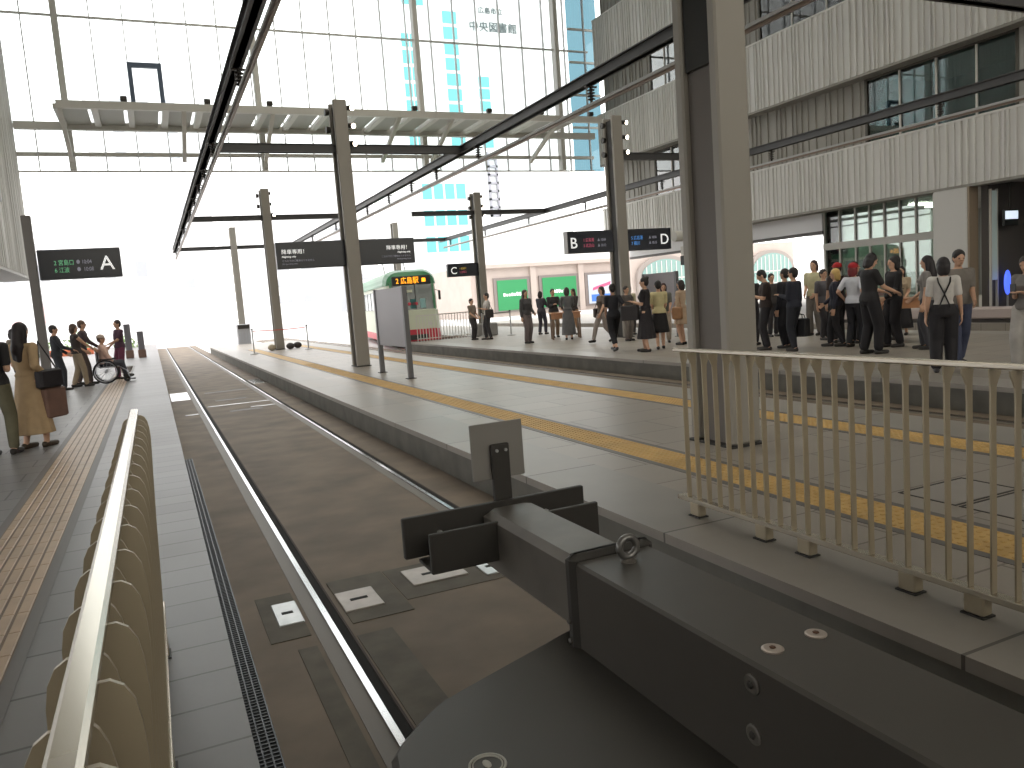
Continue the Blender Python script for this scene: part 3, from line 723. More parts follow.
# windscreen, sides
q = MB().loft([[(-.86,.13,1.50),(.86,.13,1.50),(.84,.24,2.62),(-.84,.24,2.62)],[(-.86,.05,1.50),(.86,.05,1.50),(.84,.12,2.62),(-.84,.12,2.62)]]).build('windscreen', M_tglass, t)
for s in (-1, 1): MB().bar((s*.90,.12,1.45), (s*.87,.2,2.75), .12, .12).build('corner_pillar', M_tg, t)
MB().bar((.12,.03,1.5), (.12,.10,2.62), .03, .03).build('centre_pillar', M_tdk, t)
q = MB().bbox(-.82, .82, .06, .2, 2.60, 2.98, .03).build('destination_box', M_tdk, t)
M_amb = mat('led_amber', (255,176,40), .5, emit=((255,160,30), 2.2))
text('2 広島駅', .30, M_amb, q, (-.66, .05, 2.68), sx=.86); text('■', .22, M_amb, q, (.42, .05, 2.70))
MB().bbox(-.22, .2, .03, .09, 1.74, 1.86, .01).build('dash_red', M_tr, t); MB().bbox(-.25, .0, .0, .1, 2.28, 2.4, .01).build('cab_label', M_tc, t)
for k, (x, c) in enumerate(((-.45, (50,110,120)), (.0, (46,104,104)), (.42, (150,190,190)))): MB().bbox(x-.12, x+.12, .03, .09, 1.6, 2.0, .02).build('reflection_decal' if False else 'painted_reflection', mat('windscreen_reflection_%d' % k, c, .6), t)  # reflections on the windscreen, put in as coloured blocks
MB().loft([sec(y, W*s, .22, .72, .05) for y, s in ((-.07,.80),(.2,.96),(.6,1.012),(LT,1.012))]).build('skirt', M_tr, t)
MB().bbox(-.5, .5, -.16, .0, .28, .5, .03).build('bumper', M_tdk, t)
for s in (-1, 1):
    MB().cyl((s*.66, .0, .92), (s*.66, -.05, .92), .09, .085, 16).build('headlight', M_wsteel, t)
    for y in (1.9, 3.4, 9.2, 10.7): MB().cyl((s*.62, y, .3), (s*.74, y, .3), .3, .3, 20).build('wheel', M_tdk, t)
    for k in range(7): MB().bbox(min(s*1.13, s*1.165), max(s*1.13, s*1.165), 1.2+k*1.65, 2.55+k*1.65, 1.6, 2.45, .01).build('side_window', M_tglass, t)
    m = MB().bbox(s*1.18-.05, s*1.18+.05, .18, .26, 1.9, 2.3, .02).build('mirror', M_tdk, t); MB().bar((s*1.0,.3,2.35), (s*1.18,.22,2.28), .025, .025).build('mirror_arm', M_tdk, m)
p = MB().bar((-.5,5,3.32), (-.5,5.9,4.1), .05, .05).bar((.5,5,3.32), (.5,5.9,4.1), .05, .05).bar((-.5,5.9,4.1), (-.5,5.2,4.9), .04, .04).bar((.5,5.9,4.1), (.5,5.2,4.9), .04, .04)
p.bar((-.8,5.2,4.92), (.8,5.2,4.92), .1, .05).build('pantograph', M_gsteel, t)
for x in (9.4, 10.84): rail(('left', 'right')[x > 10]+' rail under the green tram', [(10.12+d*math.sin(math.radians(9))+(x-10.12)*math.cos(math.radians(9)), 32+d*math.cos(math.radians(9))-(x-10.12)*math.sin(math.radians(9))) for d in (-2.5, 28)])

# ================================================================ STREET AND BUILDINGS OUTSIDE
M_bw = mat('tower_white', (232,236,236), .7); M_cy = mat('tower_cyan', (96,172,176), .3); M_pink = mat('stone_pink', (186,172,164), .75, noise=(.8,.06))
M_gn = mat('billboard_green', (44,140,84), .5); M_pale = mat('pale_block', (236,236,238), .8); M_faint = mat('faint_window', (176,178,184), .4)
t = thing('office_tower', 'white office tower with cyan window columns behind the glass wall', 'building', (46, 110, -.06))
MB().box(-10, 16, 0, 20, 0, 62).build('wall', M_bw, t)
def cells(x0, x1, z0, z1, nx, nz, gx=.25, gz=.5, m=M_cy, y=-.12, nm='window_pane'):
    dx = (x1-x0)/nx; dz = (z1-z0)/nz
    for i in range(nx):
        for k in range(nz): MB().box(x0+i*dx+gx/2, x0+(i+1)*dx-gx/2, y, .0, z0+k*dz+gz/2, z0+(k+1)*dz-gz/2).build(nm, m, t)
cells(-9.8, -7.2, 24, 40, 2, 7); cells(-3.4, -1.0, 24, 43.5, 1, 9); cells(-9.3, -5.9, 43.5, 60, 2, 6)
cells(1.6, 3.4, 24, 34.5, 1, 6, .1, .3); 
for z in (5.2, 9.0, 12.8, 16.6): cells(-8.6, -1.6, z, z+2.5, 4, 1, .35, .3)
text('広島市立', 1.0, mat('tower_letter', (70,82,84), .5), t, (2.3, -.2, 43.4), ext=.05); text('中央図書館', 1.56, mat('tower_letter', (70,82,84), .5), t, (.7, -.2, 40.9), ext=.05)
b = MB()
for k in range(8): b.box(2.0, 3.6, -.4, 0, 14.0+k*1.2, 14.3+k*1.2)
b.box(2.0, 2.3, -.4, 0, 14, 23.5).box(3.3, 3.6, -.4, 0, 14, 23.5); b.build('ladder_frame', mat('tower_grey', (150,150,158), .5), t)
t = thing('shop_building', 'low pinkish stone building with green shopfront banners', 'building', (37.5, 70, -.06))
MB().box(-9.5, 7.5, 0, 14, 0, 5.0).build('wall', M_pink, t); MB().box(-9.5, 7.5, .4, 14, 5.0, 6.2).build('upper_wall', M_pale, t); MB().box(-9.7, 7.7, -.5, 0, 4.7, 5.05).build('cornice', M_pink, t)
for x0, x1, m, n in ((-6.9, -3.7, M_gn, 'green_banner'), (-2.0, 1.8, M_gn, 'green_banner'), (3.2, 6.3, mat('banner_white', (190,198,210), .5), 'white_banner')):
    f = MB().box(x0-.35, x1+.35, -.15, 0, .4, 3.75).build('shop_window', mat('shop_dark', (130,120,116), .5), t)
    q = MB().box(x0, x1, -.22, -.15, .6, 3.5).build(n, m, f)
    b = MB(); rnd = random.Random(int(x0*10)); xm = (x0+x1)/2
    if n == 'green_banner':
        for k in range(7): b.box(xm-1.0+k*.28, xm-.82+k*.28, -.24, -.22, 1.95, 2.15+rnd.uniform(0,.15))
        b.build('lettering', M_white, f)
    else:
        b.box(x0+.3, x1-.3, -.24, -.22, .8, 1.5).build('blue_band', mat('banner_blue', (70,120,200), .5), f)
        MB().loft([[(xm-1.1,-.25,1.9),(xm+1.0,-.25,2.4),(xm+1.1,-.25,2.75),(xm-1.0,-.25,2.2)],[(xm-1.1,-.22,1.9),(xm+1.0,-.22,2.4),(xm+1.1,-.22,2.75),(xm-1.0,-.22,2.2)]]).build('red_swash', mat('banner_red', (206,90,130), .5), f)
for x in (-8.6, -3.0, 2.4, 7.2): MB().box(x-.3, x+.3, -.3, 0, 0, 4.7).build('pilaster', M_pink, t)
M_agl = mat('arch_glass', (126,156,150), .3)
def arch_building(label, x, y, w, h):
    t = thing('arched_hall', label, 'building', (x, y, -.06)); n = 16
    MB().box(-w*.56, w*.56, .3, 1.5, 0, h+.7).build('wall', M_pink, t)
    out = [(-w/2, 0)]+[(-w/2*math.cos(PI*k/n), h*.62+h*.38*math.sin(PI*k/n)) for k in range(n+1)]+[(w/2, 0)]
    ins = [(a*.88, min(b, b*.93)) for a, b in out]
    MB().loft([[(a, -.1, b) for a, b in out], [(a, .3, b) for a, b in out]]).build('arch_surround', mat('arch_stone', (150,140,134), .7), t)
    MB().loft([[(a, -.16, b) for a, b in ins], [(a, -.1, b) for a, b in ins]]).build('arch_window', M_agl, t)
    b = MB()
    for k in range(1, 10): xx = -w*.44+k*w*.088; b.box(xx-.04, xx+.04, -.2, -.16, 0, h*.6+h*.3*math.sqrt(max(0, 1-(xx/(w*.46))**2)))
    for z in (h*.3, h*.55): b.box(-w*.43, w*.43, -.2, -.16, z-.05, z+.05)
    b.build('glazing_bars', M_wsteel, t)
arch_building('stone hall with an arched window seen past sign D', 43.2, 60, 6.2, 4.6)
arch_building('stone hall with an arched window seen under the ribbed building', 55.8, 60, 5.6, 4.6)
t = thing('apartment_block', 'pale apartment block with faint windows far beyond the left half of the notice board', 'building', (18.5, 95, -.06))
MB().box(-7.5, 7.5, 0, 12, 0, 18).build('wall', M_pale, t)
cells(-5.5, 0.5, 2.6, 10.0, 2, 4, 1.4, 1.0, M_faint); cells(2.4, 3.2, 1.5, 11.6, 1, 1, .1, .1, M_faint, nm='stair_strip'); cells(4.6, 7.2, 3, 10, 1, 4, 1.0, 1.1, M_faint)
t = thing('apartment_block', 'tall pale block rising to the left of the taped column', 'building', (3.5, 108, -.06))
MB().box(-8, 5, 0, 12, 0, 34).build('wall', M_pale, t); cells(-6, 3, 5, 30, 3, 8, 1.8, 2.0, M_faint)
t = thing('apartment_block', 'low pale row of shops behind the people with the wheelchair', 'building', (-9, 75, -.06))
MB().box(-14, 12, 0, 10, 0, 9).build('wall', M_pale, t); cells(-12, 10, 2.2, 4.4, 11, 1, 1.2, .6, mat('pink_shop', (226,190,190), .5)); cells(-12, 10, 5.5, 7.6, 9, 1, 1.6, .8, M_faint)
for k, (x, y, r) in enumerate(((-5.4, 52, .9), (-4.2, 54, 1.1), (-1.6, 56, .8))):
    t = thing('shrub', ('yellow green shrub behind the post with sign A', 'wider green shrub left of the wheelchair group', 'green shrub behind the two grey bollards')[k], 'shrub', (x, y, -.06))
    b = MB(); rnd = random.Random(k)
    for i in range(420):
        v = Vector((rnd.gauss(0,1), rnd.gauss(0,1), rnd.gauss(0,1))).normalized()*r*rnd.uniform(.6, 1); v.z = abs(v.z)*1.3+.25; s_ = rnd.uniform(.06, .13)
        d = Vector((rnd.gauss(0,1), rnd.gauss(0,1), rnd.gauss(0,1))).normalized()*s_; e = d.cross(Vector((0,0,1))).normalized()*s_*.5
        b.add([v-d, v+e, v+d, v-e], [(0,1,2,3)])
    b.build('foliage', mat('shrub_green', (128,158,84), .7), t); MB().cyl((0,0,0), (0,0,.6), .06, .04, 8).build('stem', mat('bark', (96,76,60), .9), t)
t = thing('planter_box', 'orange planter box behind the post with sign A', 'planter', (-4.3, 50, -.06)); MB().bbox(-1.2, 1.2, -.3, .3, 0, .75, .03).build('box', mat('planter_orange', (214,120,84), .7), t); MB().box(-1.15, 1.15, -.25, .25, .7, .76).build('soil', mat('soil', (84,66,52), .9), t)
t = thing('kiosk', 'grey ticket kiosk with a dark base beyond the end of the nearest track', 'kiosk', (4.5, 45, -.06))
MB().bbox(-.34, .34, -.3, .3, .35, 1.45, .03).build('cabinet', mat('kiosk_grey', (176,176,180), .5), t); MB().bbox(-.36, .75, -.32, .32, 0, .35, .03).build('base', M_dkbrown, t); MB().box(-.3, .3, -.33, -.3, 1.2, 1.42).build('header', M_dkbrown, t)
for k in range(4): MB().box(-.26+k*.15, -.18+k*.15, -.32, -.3, .5, 1.1).build('slot_strip', M_faint, t)
# lit glass strip, screen and advert in the arcade
t = thing('glass_door', 'lit glass door leaf right of the white building column', 'glass door', (23.62, 15.93, ZP)); 
MB().box(-.13, .13, -.02, .02, .9, 3.6).build('leaf', mat('door_glow', (190,206,204), .3, emit=((190,206,204), .12)), t); MB().box(-.16, -.13, -.04, .04, 0, 3.65).build('door_frame', M_wsteel, t); MB().box(.13, .16, -.04, .04, 0, 3.65).build('door_frame', M_wsteel, t)
t = thing('display_screen', 'small bright white screen hanging in the dark arcade', 'screen', (23.9, 15.6, 3.0))
MB().bbox(-.32, .32, -.04, .04, -.16, .32, .01).build('housing', M_tdk, t); MB().box(-.29, .29, -.055, -.04, .04, .28).build('screen', mat('screen_white', (235,245,255), .4, emit=((225,240,255), .9)), t); MB().cyl((0,0,.32), (0,0,1.24), .03, None, 8).build('rod', M_dkbrown, t)
t = thing('oval_advert', 'blue glowing oval advertisement at the edge of the dark arcade', 'lightbox', (23.92, 15.7, ZP)); b = MB()
b.lathe((0,0,0), [(.2,0),(.2,.03),(.03,.06),(.03,.4)], 14); b.build('stand', M_gsteel, t); MB().ell((0,0,.80), .16, .05, .38, 24, 12).build('light_face', mat('advert_blue', (90,120,255), .4, emit=((80,110,255), 1.2)), t, smooth=True)
# ================================================================ LIGHT
w = bpy.data.worlds.new('World'); SC.world = w; w.use_nodes = True
bg = w.node_tree.nodes['Background']; bg.inputs['Color'].default_value = (1.0, .988, .965, 1); bg.inputs['Strength'].default_value = 3.3
def sun(name, az, el, strength, col=(1,.97,.92), ang=.6):
    l = bpy.data.lights.new(name, 'SUN'); l.energy = strength; l.color = col; l.angle = math.radians(ang)
    o = bpy.data.objects.new(name, l); COL.objects.link(o)
    d = Vector((math.sin(math.radians(az))*math.cos(math.radians(el)), math.cos(math.radians(az))*math.cos(math.radians(el)), math.sin(math.radians(el))))
    o.rotation_euler = d.to_track_quat('Z', 'Y').to_euler(); return o

# ================================================================ PEOPLE
def remesh(mb, voxel, smooth=2, name='body'):
    me = mb.data('tmp'); ob = bpy.data.objects.new('tmp', me); COL.objects.link(ob)
    m = ob.modifiers.new('r', 'REMESH'); m.mode = 'VOXEL'; m.voxel_size = voxel; m.use_smooth_shade = True
    if smooth: s = ob.modifiers.new('s', 'SMOOTH'); s.factor = .5; s.iterations = smooth
    dg = bpy.context.evaluated_depsgraph_get(); r = bpy.data.meshes.new_from_object(ob.evaluated_get(dg)); r.name = name
    bpy.data.objects.remove(ob); bpy.data.meshes.remove(me)
    r.polygons.foreach_set('use_smooth', [True]*len(r.polygons)); r.materials.clear()
    return r
def mobj(name, me, m, parent):
    me.materials.clear(); me.materials.append(m); o = bpy.data.objects.new(name, me); COL.objects.link(o); o.parent = parent; return o
def ik(a, t, l1, l2, pole):
    a, t, pole = Vector(a), Vector(t), Vector(pole); d = t-a; L = min(d.length, (l1+l2)*.995); d.normalize()
    x = (l1*l1-l2*l2+L*L)/(2*L); h = math.sqrt(max(0, l1*l1-x*x)); n = (pole-d*pole.dot(d)).normalized()
    return a+d*x+n*h, a+d*L
ARM = {'down': (.235,.03,.83), 'phone': (.07,.27,1.16), 'fwd': (.15,.36,1.04), 'face': (.09,.20,1.44), 'hip': (.25,.05,.98), 'swingb': (.24,-.2,.88), 'swingf': (.22,.24,.90),
       'low': (.12,.24,.95), 'push': (.18,.40,.98), 'strap': (.13,.16,1.24), 'lap': (.12,.34,.72), 'carry': (.22,.10,.98)}
LEG = {'stand': ((.09,.02,0),(.09,-.02,0)), 'relax': ((.10,.08,0),(.11,-.05,0)), 'walk': ((.07,.27,0),(.07,-.26,.06)), 'stride': ((.08,.34,.0),(.08,-.32,.10)), 'step': ((.08,.14,0),(.08,-.14,.01)), 'sit': ((.10,.52,.10),(.10,.50,.10))}
CM = {}
def cm(kind, c, rough=.8):
    k = kind+'_%d_%d_%d' % c
    return mat(k, c, rough, noise=(9,.10) if kind != 'skin' else None)
def person(label, x, y, yaw, H=1.6, top=((60,60,66),'short'), bottom=('trousers',(40,40,46)), hair=('short',(34,28,26)), shoes=(40,36,34), legs='stand', arms=('down','down'), skin=(206,164,138), lean=0.0, nod=0.0, female=False, group=None, z=ZP, seat=False, vox=.0105, mirror=False, tuck=False):
    t = thing('person', label, 'person', (x, y, z), math.radians(yaw), group)
    s = H/1.70
    drop = .41 if seat else 0.0
    def up(p):                                       # lean of everything above the hips
        p = Vector(p)
        if p.z > .95: p.y += lean*(p.z-.95)/.45
        p.z -= drop
        return p*s
    def lo(p): return Vector(p)*s
    def X(p):
        p = Vector(p); p.z -= drop; return p*s
    fw = 1.0 if not female else .90
    neck0 = up((0,-.01,1.38)); nk = Vector((0,-.005,1.44))
    hr = Matrix.Rotation(-nod, 3, 'X')
    def hd(p): return up(nk)+(hr @ Vector(p))*s       # head frame: origin at neck base, z up
    # ---- joints
    leg = []
    for i, sd in enumerate((1, -1)):
        f = LEG[legs][i if not mirror else 1-i]
        hip = X((sd*.092,0,.90)); an = Vector((sd*f[0], f[1], .085+f[2]))*s
        if seat: kn = Vector((sd*.11,.43,.50))*s
        else: kn, an = ik(hip, an, .415*s, .415*s, (0,1,0))
        leg.append((hip, kn, an, f))
    arm = []
    for i, sd in enumerate((1, -1)):
        tg = ARM[arms[i]]; sh = up((sd*.178*fw,-.01,1.375)); tgt = up((sd*tg[0], tg[1], tg[2]))
        el, wr = ik(sh, tgt, .285*s, .25*s, (sd*.35,-1,-.25)); arm.append((sh, el, wr, sd))
    # ---- body
    b = MB(); c = lambda p, r0, q, r1, n=10: b.cap(p, r0*s, q, r1*s, n)
    def ring(z, rx, ry, oy=0, n=16, sx=1.0): return [up((rx*fw*math.cos(2*PI*i/n), oy+ry*math.sin(2*PI*i/n), z)) for i in range(n)]
    torso = [(.84,.10,.08,0),(.90,.155,.105,-.005),(.98,.150,.105,-.005),(1.06,.130,.095,.0),(1.16,.142,.105,.005),(1.26,.160,.115,.008),(1.34,.165,.105,.0),(1.40,.125,.08,-.01),(1.44,.06,.06,-.01)]
    if female: torso = [(z_, rx*(1.06 if z_ < 1 else (.93 if z_ < 1.12 else .97)), ry+(.016 if 1.2 < z_ < 1.3 else 0), oy+(.014 if 1.2 < z_ < 1.3 else 0)) for z_, rx, ry, oy in torso]
    b.loft([ring(*q) for q in torso])
    c(neck0, .055, hd((0,.0,.05)), .05)
    b.ell(hd((0,.008,.155)), .074*s, .092*s, .108*s, 16, 11, hr); b.ell(hd((0,.03,.09)), .052*s, .062*s, .06*s, 14, 9, hr)
    c(hd((0,.098,.155)), .010, hd((0,.113,.128)), .015, 8)
    b.ell(hd((0,.087,.088)), .024*s, .012*s, .010*s, 10, 6, hr)
    for sd in (1,-1):
        b.ell(hd((sd*.075,-.005,.145)), .012*s, .022*s, .032*s, 10, 7, hr); c(hd((sd*.018,.094,.178)), .008, hd((sd*.048,.084,.178)), .007, 8)
    for hip, kn, an, f in leg:
        c(hip, .088, kn, .058); c(kn, .056, kn.lerp(an, .35), .054); c(kn.lerp(an, .35), .054, an, .036)
        tip = -.5*f[2]*4 if f[2] > .02 and not seat else 0
        toe = an+Vector((0, .15, -.055-f[2]*.7 if not seat else -.055))*s; heel = an+Vector((0, -.035, -.045))*s
        c(heel, .034, toe, .028); c(an, .036, heel, .036)
    for sh, el, wr, sd in arm:
        c(up((sd*.12*fw,-.01,1.37)), .06, sh, .053); c(sh, .052, el, .040); c(el, .040, wr, .026)
        d = (wr-el).normalized(); inn = Vector((-sd,.15,0)); inn = (inn-d*inn.dot(d)).normalized(); side = d.cross(inn).normalized()
        if side.y < 0: side = -side
        if abs(d.z) < .5: inn, side = Vector((0,0,-1)), None
        if side is None: inn = (inn-d*inn.dot(d)).normalized(); side = d.cross(inn).normalized(); side = side if side.x*sd < 0 else -side
        for k in range(4):                            # palm and four curled fingers of unequal length
            o = (k-1.5)*.0215; p0 = wr+(d*.012+side*o*.7)*s; p1 = wr+(d*.088+side*o)*s
            c(p0, .015, p1, .0125, 8)
            L = (.030,.036,.034,.027)[3-k]; cur = d; q = p1
            for j, w in enumerate((.30,.55,.75)):
                dd = (d*math.cos(w)+inn*math.sin(w)+side*o*1.6).normalized(); e = q+dd*L*(1-.18*j)*s; c(q, .0105-.001*j, e, .0095-.001*j, 8); q = e
        th = wr+(d*.03+side*.03)*s; e = th+(d*.032+side*.03+inn*.012)*s; c(wr+d*.012*s, .015, th, .014, 8); c(th, .013, e, .011, 8); c(e, .011, e+(d*.03+side*.006+inn*.012)*s, .009, 8)
    mobj('body', remesh(b, vox*s, 2), cm('skin', skin, .6), t)
    e = MB()
    for sd in (1,-1): e.ell(hd((sd*.031,.088,.155)), .014*s, .008*s, .007*s, 10, 6, hr)
    e.ell(hd((0,.094,.088)), .017*s, .008*s, .004*s, 10, 5, hr)
    e.build('face_features', mat('eye_dark', (46,32,30), .4), t)
    # ---- top
    b = MB(); k = .016
    lo_z = .90 if bottom[0] != 'dress' else 1.0
    tr = [(z_, rx+k, ry+k, oy) for z_, rx, ry, oy in torso if lo_z-.05 <= z_ <= 1.40]
    tr = [(a_, b_+(.018 if a_ < 1.0 and not tuck and bottom[0] != 'dress' else 0), c_+(.018 if a_ < 1.0 and not tuck and bottom[0] != 'dress' else 0), d_) for a_, b_, c_, d_ in tr]
    tr[0] = (lo_z, tr[0][1]+.006, tr[0][2]+.008, tr[0][3]); tr.append((1.43,.085,.078,-.01))
    b.loft([ring(*q) for q in tr])
    for sh, el, wr, sd in arm:
        b.cap(up((sd*.11*fw,-.01,1.365)), .072*s, sh, .066*s, 10)
        if top[1] == 'short': b.cap(sh, .066*s, sh.lerp(el, .72), .056*s, 10)
        elif top[1] == 'vest': b.cap(sh, .064*s, sh.lerp(el, .12), .056*s, 10)
        else: b.cap(sh, .066*s, el, .054*s, 10); b.cap(el, .054*s, el.lerp(wr, .94), .040*s, 10)
    def skirt(bb, z0, z1, w0, w1, folds=9, fl=.02, d0=None):
        n = 36; R = []
        for i in range(7):
            u = i/6; z_ = z1+(z0-z1)*u; w = w0+(w1-w0)*u**.8; dp = (d0 or w0*.72)+(w1*.85-(d0 or w0*.72))*u
            R.append([X((w*(1+fl*3*u*math.cos(folds*2*PI*q/n)*.5)*math.cos(2*PI*q/n), dp*(1+fl*3*u*math.cos(folds*2*PI*q/n)*.5)*math.sin(2*PI*q/n), z_)) for q in range(n)])
        bb.loft(R[::-1])
    if bottom[0] == 'dress':
        skirt(b, bottom[2], 1.02, .15, bottom[3], 11, .03); mobj('dress', remesh(b, .013*s, 2, 'dress'), cm('cloth', top[0]), t)
    else:
        mobj('coat' if top[1] == 'coat' else 'top', remesh(b, .0135*s, 2, 'top'), cm('cloth', top[0]), t)
    if bottom[0] == 'trousers':
        b = MB(); w = bottom[2] if len(bottom) > 2 else 1.0; end = bottom[3] if len(bottom) > 3 else .93
        b.loft([ring(z_, rx+(.034 if tuck else .012), ry+(.034 if tuck else .012), oy) for z_, rx, ry, oy in ((.83,.12,.09,0),(.88,.158,.11,-.005),(.94,.16,.112,-.005),(1.02,.142,.104,-.002))])
        for hip, kn, an, f in leg:
            b.cap(hip, .102*s*w**.35, kn, .078*s*w, 12); b.cap(kn, .078*s*w, kn.lerp(an, end), .062*s*w, 12)
        mobj('trousers', remesh(b, .0135*s, 2, 'trousers'), cm('cloth', bottom[1]), t)
    elif bottom[0] == 'skirt':
        b = MB(); skirt(b, bottom[2], 1.03, .150, bottom[3], 10, .03); b.build('skirt', cm('cloth', bottom[1]), t, smooth=True)
    for hip, kn, an, f in leg:
        b = MB(); toe = an+Vector((0, .165, -.055-f[2]*.7 if not seat else -.055))*s; heel = an+Vector((0, -.04, -.045))*s
        b.cap(heel, .041*s, toe, .033*s, 12); b.cap(heel+Vector((0,0,-.02))*s, .036*s, toe+Vector((0,-.02,-.008))*s, .036*s, 12)
        mobj('shoe', remesh(b, .012*s, 1, 'shoe'), cm('leather', shoes, .5), t)
    # ---- hair
    b = MB(); st = hair[0]
    b.ell(hd((0,-.010,.184)), .087*s, .100*s, .096*s, 16, 10, hr)
    b.ell(hd((0,-.038,.150)), .078*s, .072*s, .098*s, 14, 9, hr)
    if st in ('long', 'bob', 'pony'):
        for sd in (1,-1): b.cap(hd((sd*.066,-.01,.17)), .032*s, hd((sd*.066,-.012,.06 if st != 'long' else .0)), .026*s, 10)
    if st == 'long': b.cap(hd((0,-.06,.14)), .07*s, hd((0,-.085,-.10)), .085*s, 12); b.cap(hd((.03,-.085,-.06)), .07*s, hd((.02,-.09,-.22)), .05*s, 12); b.cap(hd((-.04,-.085,-.06)), .06*s, hd((-.03,-.09,-.20)), .05*s, 12)
    if st == 'bob': b.cap(hd((.025,-.05,.12)), .066*s, hd((.025,-.05,.05)), .058*s, 12); b.cap(hd((-.025,-.05,.12)), .066*s, hd((-.025,-.05,.05)), .058*s, 12)
    if st == 'pony': b.cap(hd((0,-.10,.18)), .035*s, hd((0,-.15,.02)), .028*s, 10)
    if st == 'bun': b.ell(hd((0,-.075,.245)), .045*s, .045*s, .04*s, 12, 8)
    mobj('hair', remesh(b, .012*s, 2, 'hair'), cm('hair', hair[1], .55), t)
    if len(hair) > 2:                                 # cap, hat or headscarf
        b = MB(); hc = hair[2]
        b.ell(hd((0,-.010,.205)), .094*s, .106*s, .080*s, 18, 10, hr)
        if hc[0] == 'cap': b.loft([[hd((.07*math.cos(PI*i/8), .07+.10*math.sin(PI*i/8), zz)) for i in range(9)] for zz in (.192,.202)])
        if hc[0] == 'hat': b.lathe(hd((0,0,.19)), [(.15*s,0),(.15*s,.008),(.08*s,.012)], 22)
        b.build('hat' if hc[0] == 'hat' else 'cap', cm('cloth', hc[1]), t, smooth=True)
    t['_s'] = s
    J = dict(arm=arm, up=up, X=X, s=s, t=t, hd=hd)
    return J
def W(J, p):                                          # local point of a person -> world
    t = J['t']; return Matrix.Translation(t.location) @ Matrix.Rotation(t.rotation_euler[2], 4, 'Z') @ Vector(p)
def bag(label, J, i, w, h, d, col, drop=.10, name='handbag', strap=True, cat='bag'):
    a = J['arm'][i]; wr = a[2]; dr = (a[2]-a[1]).normalized(); p = W(J, wr+dr*.09*J['s'])
    t = thing(name, label, cat, p, J['t'].rotation_euler[2]+PI/2)
    MB().bbox(-w/2, w/2, -d/2, d/2, -drop-h, -drop, .02).build('body', cm('bag', col, .6), t)
    for s in (-1, 1): MB().tube([(-w*.28, s*d*.3, -drop), (-w*.24, s*d*.2, -drop*.3), (0, 0, .0), (w*.24, s*d*.2, -drop*.3), (w*.28, s*d*.3, -drop)], .008, 6).build('handle', cm('bag', col, .6), t)
    return t
def shoulder_bag(label, J, side, w, h, d, col, z=.95, y=-.02):
    p = W(J, J['X']((side*.235, y, z))); t = thing('shoulder_bag', label, 'bag', p, J['t'].rotation_euler[2]+PI/2); s = J['s']
    MB().bbox(-w/2, w/2, -d/2, d/2, -h/2, h/2, .025).build('body', cm('bag', col, .6), t)
    dz = (J['up']((side*.13, -.01, 1.43)).z-J['X']((0,0,z)).z); dx = side*.10
    q = -1 if True else 1
    MB().tube([(-w*.4, 0, h*.4), (-w*.2, side*.04, dz*.6), (0, side*.10, dz+.01), (w*.2, side*.04, dz*.6), (w*.4, 0, h*.4)], .010, 6).build('strap', cm('bag', col, .6), t)
    return t
def backpack(label, J, col):
    p = W(J, J['up']((0, -.135, 1.20))); t = thing('backpack', label, 'bag', p, J['t'].rotation_euler[2]); m = cm('bag', col, .7)
    MB().bbox(-.16, .16, -.19, -.0, -.24, .24, .05).build('body', m, t); MB().bbox(-.12, .12, -.25, -.17, -.20, .05, .03).build('front_pocket', m, t)
    for s in (-1, 1): MB().tube([(s*.09, -.01, .22), (s*.105, .10, .27), (s*.115, .26, .16), (s*.13, .25, -.02), (s*.13, .02, -.2)], .014, 6).build('strap', m, t)
def phone(label, J, i):
    a = J['arm'][i]; d = (a[2]-a[1]).normalized(); p = W(J, a[2]+d*.11*J['s']+Vector((0,.01,.03))); t = thing('smartphone', label, 'phone', p, J['t'].rotation_euler[2])
    MB().bbox(-.036, .036, -.005, .005, -.07, .07, .004).build('body', mat('phone_black', (24,24,26), .3), t); MB().box(-.032, .032, -.0065, -.005, -.062, .062).build('screen', mat('phone_glass', (60,70,84), .1), t)
BK, NV, GR = (36,35,38), (38,40,52), (104,102,102)
R_ = random.Random(2)
# --- near-side platform
J = person('person in black with a black backpack at the edge of the near-side platform', -1.80, 11.15, -20, 1.62, ((44,42,44),'short'), ('trousers',(104,100,80)), ('short',(30,26,26)), legs='relax', arms=('strap','strap')); backpack('black backpack on the person next to the woman in the long beige dress', J, (30,30,34))
J = person('woman with long dark hair in a long beige dress', -1.49, 11.5, -38, 1.58, ((178,152,118),'long'), ('dress',0,.20,.27), ('long',(36,28,32)), (64,52,40), 'relax', ('carry','low'), female=True, vox=.0095)
shoulder_bag('black handbag hanging at the beige dress woman\'s side', J, 1, .36, .24, .12, (36,32,38), .93, .12)
bag('brown tote bag hanging from the beige dress woman\'s hand', J, 0, .34, .38, .12, (118,90,80), .12, 'tote_bag')
person('person in dark clothes holding a peach garment beside the post with sign A', -2.15, 21.8, -80, 1.58, ((52,54,60),'long'), ('trousers',(50,52,58)), ('short',(40,34,32)), legs='relax', arms=('fwd','low'))
person('person with dark hair half hidden behind the post with sign A', -3.1, 22.6, -120, 1.56, ((150,140,128),'long'), ('trousers',(70,68,70)), ('bob',(40,34,34)), legs='stand')
person('helper in a dark vest and beige trousers behind the wheelchair', -1.78, 22.5, -75, 1.58, ((70,62,60),'vest'), ('trousers',(164,148,126)), ('bob',(92,72,62)), legs='step', arms=('push','low'))
person('brown haired person in a dark jacket pushing the wheelchair', -1.72, 23.15, -85, 1.66, ((78,66,68),'long'), ('trousers',(96,84,80)), ('short',(104,82,70)), legs='step', arms=('push','push'), lean=.08)
wx, wy = -1.14, 22.9
